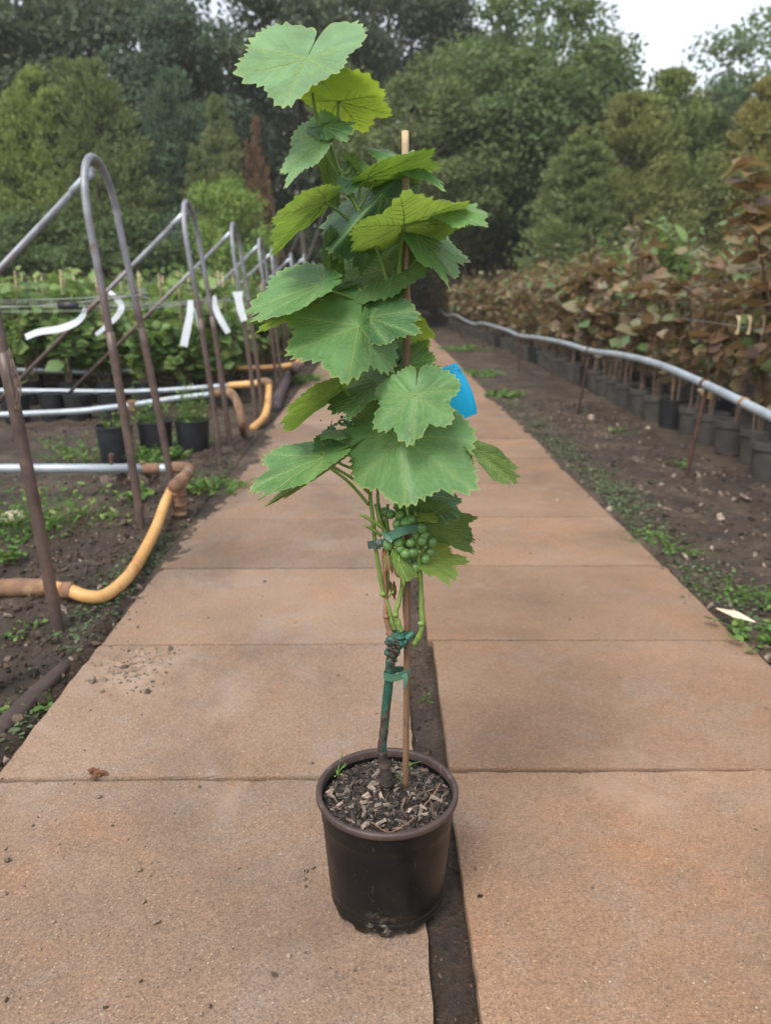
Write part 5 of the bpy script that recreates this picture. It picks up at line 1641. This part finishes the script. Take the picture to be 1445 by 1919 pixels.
B0, B1, B2 = (TB[0], 10.2, 3.6), (TB[1], 10.2, 3.4), (TB[2], 10.2, 3.8)
C0, C1, C2 = (TC[0], 7, 1.7), (TC[1], 7, 1.55), (TC[2], 7, 2.2)
S0, S1 = (TS[0], 3.1, 1.7), (TS[1], 3.1, 2.0)
DK, OL, BG, YG, DG = (.040, .053, .035), (.062, .078, .034), (.040, .062, .042), (.085, .105, .035), (.042, .060, .026)
TREES = [
    ('conifer_tree', 'yellow tipped conifer with twin tops standing in the left tree line', 'tree', C0, 105, 24, 105, 2.0, YG, 0),
    ('conifer_tree', 'green conifer standing close beside the twin topped one', 'tree', C1, 160, 25, 92, 1.8, OL, 1),
    ('conifer_tree', 'pointed green conifer on the inner side of the left conifer group', 'tree', C2, 208, 24, 100, 2.3, OL, 2),
    ('conifer_tree', 'shorter conifer filling the end of the left conifer group', 'tree', C0, 10, 24.5, 175, 2.2, DG, 3),
    ('conifer_tree', 'low conifer tucked under the pointed green one', 'tree', C1, 275, 24.5, 205, 1.9, BG, 4),
    ('conifer_tree', 'pale loose topped conifer beside the dead brown one', 'tree', C1, 425, 25, 165, 1.7, (.07, .082, .04), 5),
    ('dead_conifer', 'slim dead conifer with rust brown needles', 'tree', C1, 492, 24.5, 205, .62, (.082, .052, .034), 1),
    ('conifer_tree', 'blue green conifer behind the hoop row', 'tree', C2, 345, 27, 120, 2.4, BG, 6),
    ('leafy_bush', 'light green rounded bush at the foot of the dead conifer', 'bush', S0, 432, 22.5, 330, 1.35, (.085, .125, .035), 0),
    ('leafy_bush', 'dark bush under the pale conifer', 'bush', S1, 370, 23, 400, 1.6, BG, 2),
    ('tall_tree', 'tall dark broadleaf tree behind the left conifers', 'tree', B0, 60, 32, -120, 5.0, DK, 0),
    ('tall_tree', 'tall dark tree with drooping leaves behind the conifer group', 'tree', B1, 250, 34, -160, 5.0, DK, 1),
    ('tall_tree', 'tall blue green tree behind the pale conifer', 'tree', B2, 380, 31, -60, 3.6, (.036, .054, .038), 2),
    ('tall_tree', 'tall dark tree with bare lower trunk behind the vine', 'tree', B1, 560, 33, -160, 4.6, DK, 3),
    ('tall_tree', 'thin crowned dark tree with sky showing through its top', 'tree', B1, 740, 38, -120, 4.6, (.034, .040, .026), 4),
    ('broadleaf_tree', 'soft olive green tree behind the bamboo cane', 'tree', B2, 765, 27, 75, 3.6, OL, 5),
    ('broadleaf_tree', 'large spreading green tree towering beside the open sky', 'tree', B0, 985, 28, -30, 3.9, (.054, .076, .034), 1),
    ('broadleaf_tree', 'dense green tree in front of the spreading one', 'tree', B2, 930, 30, 60, 3.6, DG, 3),
    ('conifer_tree', 'broad golden tipped cypress below the open sky', 'tree', C2, 1160, 22, 165, 2.5, (.078, .088, .036), 3),
    ('conifer_tree', 'cypress with a feathery double top against the sky', 'tree', C2, 1225, 23, 120, 2.5, (.07, .085, .034), 4),
    ('conifer_tree', 'rounded cypress leaning over the brown shrubs', 'tree', C0, 1080, 21.5, 230, 2.1, (.062, .08, .036), 5),
    ('conifer_tree', 'golden conifer at the right end of the tree line', 'tree', C0, 1395, 23, 130, 2.1, (.105, .10, .036), 2),
    ('conifer_tree', 'green conifer filling the right end of the tree line', 'tree', C2, 1460, 22, 185, 2.6, (.08, .088, .038), 0),
    ('conifer_tree', 'dark cypress between the feathery one and the golden one', 'tree', C1, 1310, 24, 195, 2.1, DG, 1),
    ('distant_tree', 'round topped distant tree standing against the sky', 'tree', B0, 1415, 42, 5, 5.6, (.050, .078, .036), 2),
    ('distant_tree', 'distant dark tree low against the sky', 'tree', B1, 1300, 46, 140, 3.0, DK, 1),
    ('leafy_bush', 'dark shade loving bush under the olive tree', 'bush', S1, 815, 37, 395, 3.4, DK, 1),
    ('leafy_bush', 'dark bush below the spreading tree', 'bush', S0, 905, 33, 385, 2.6, (.034, .05, .03), 3),
    ('leafy_bush', 'green bush behind the tail of the brown shrub rows', 'bush', S0, 985, 30, 400, 2.0, BG, 5),
    ('leafy_bush', 'dark bush behind the middle of the vine', 'bush', S1, 650, 38, 340, 4.2, DK, 2),
    ('leafy_bush', 'dark bush beyond the far hoops', 'bush', S0, 545, 30, 420, 2.2, DK, 4),
    ('conifer_tree', 'green conifer beyond the left end of the conifer group', 'tree', C2, -190, 25, 130, 2.6, OL, 5),
    ('tall_tree', 'tall dark tree beyond the left end of the tree line', 'tree', B0, -330, 31, -100, 5.0, DK, 4),
    ('conifer_tree', 'broad conifer beyond the right end of the tree line', 'tree', C2, 1680, 24, 170, 2.8, OL, 5),
    ('leafy_bush', 'dark bush under the left conifers', 'bush', S1, 240, 23, 400, 2.6, DG, 6),
    ('leafy_bush', 'dark bush at the left end of the tree line', 'bush', S1, 60, 23, 390, 2.8, DG, 0),
]
for q in TREES:
    tree(*q)
# closing wood far behind: reads as one dark mass
wood_m = MB()
r = np.random.default_rng(77)
n = 60000
X = r.uniform(-48, 48, n)
Z = r.uniform(0, 1, n)
gapf = np.where((X > 15.5) & (X < 26), .33, 1.0)
Ht = (13 + 3 * vnoise(X * .25, X * 0 + 3) * 2) * gapf
P_ = np.c_[X, 52 + r.normal(0, 2, n), Ht * Z]
wood_m.scatter(TQ4, [(0, 1, 2, 3)], frames(rand_unit(n), unit(rand_unit(n) + (0, -.8, .5))), P_, r.uniform(.5, .9, n), r.random(n) * .6)
o = wood_m.build('distant_wood', M['tree'], None, False)
o.color = (.09, .105, .085, 1)
tag(o, 'dark distant wood closing the view behind the tree line', 'wood', kind='stuff')
for k, (px, Y, r_, lb) in enumerate(((548, 27, .10, 'pale slanting trunk behind the far hoops'), (580, 28, .12, 'pale straight trunk right behind the vine'), (845, 26, .05, 'thin pale stem standing under the olive tree'), (862, 26, .05, 'thin forked pale stem under the olive tree'), (600, 30, .11, 'grey trunk in the dark gap behind the vine'))):
    b = at_depth(px, 540, Y)
    mb = MB().tube(smooth_line([(0, 0, -.3), (.12 * (k - 2), 0, 2.0), (.35 * (k - 2), .2, 4.4)], 5), [r_, r_ * .8, r_ * .5], 8)
    mb.tube(smooth_line([(.12 * (k - 2), 0, 2.0), (.3, 0, 3.0), (.5 + .1 * k, 0, 3.9)], 4), [r_ * .5, r_ * .2], 6)
    tag(link('bare_trunk', mb.mesh('bare_trunk', M['trunk_pale']), None, (b[0], Y, 0)), lb, 'trunk')

# ------------------------------------------------------------------ thin haze volume, added to lift the dark shadows in the trees
hm = bpy.data.materials.new('haze_air')
hm.use_nodes = True
hm.node_tree.nodes.clear()
ho = hm.node_tree.nodes.new('ShaderNodeOutputMaterial')
hv = hm.node_tree.nodes.new('ShaderNodeVolumePrincipled')
hv.inputs['Color'].default_value = (1, .985, .96, 1)
hv.inputs['Density'].default_value = .0009
hm.node_tree.links.new(hv.outputs[0], ho.inputs['Volume'])
hz_ = MB().box((0, 52, 10), (222, 158, 23)).build('haze', hm, None, False)
tag(hz_, 'thin added haze lifting shadows and softening the distant trees', 'haze', kind='stuff')
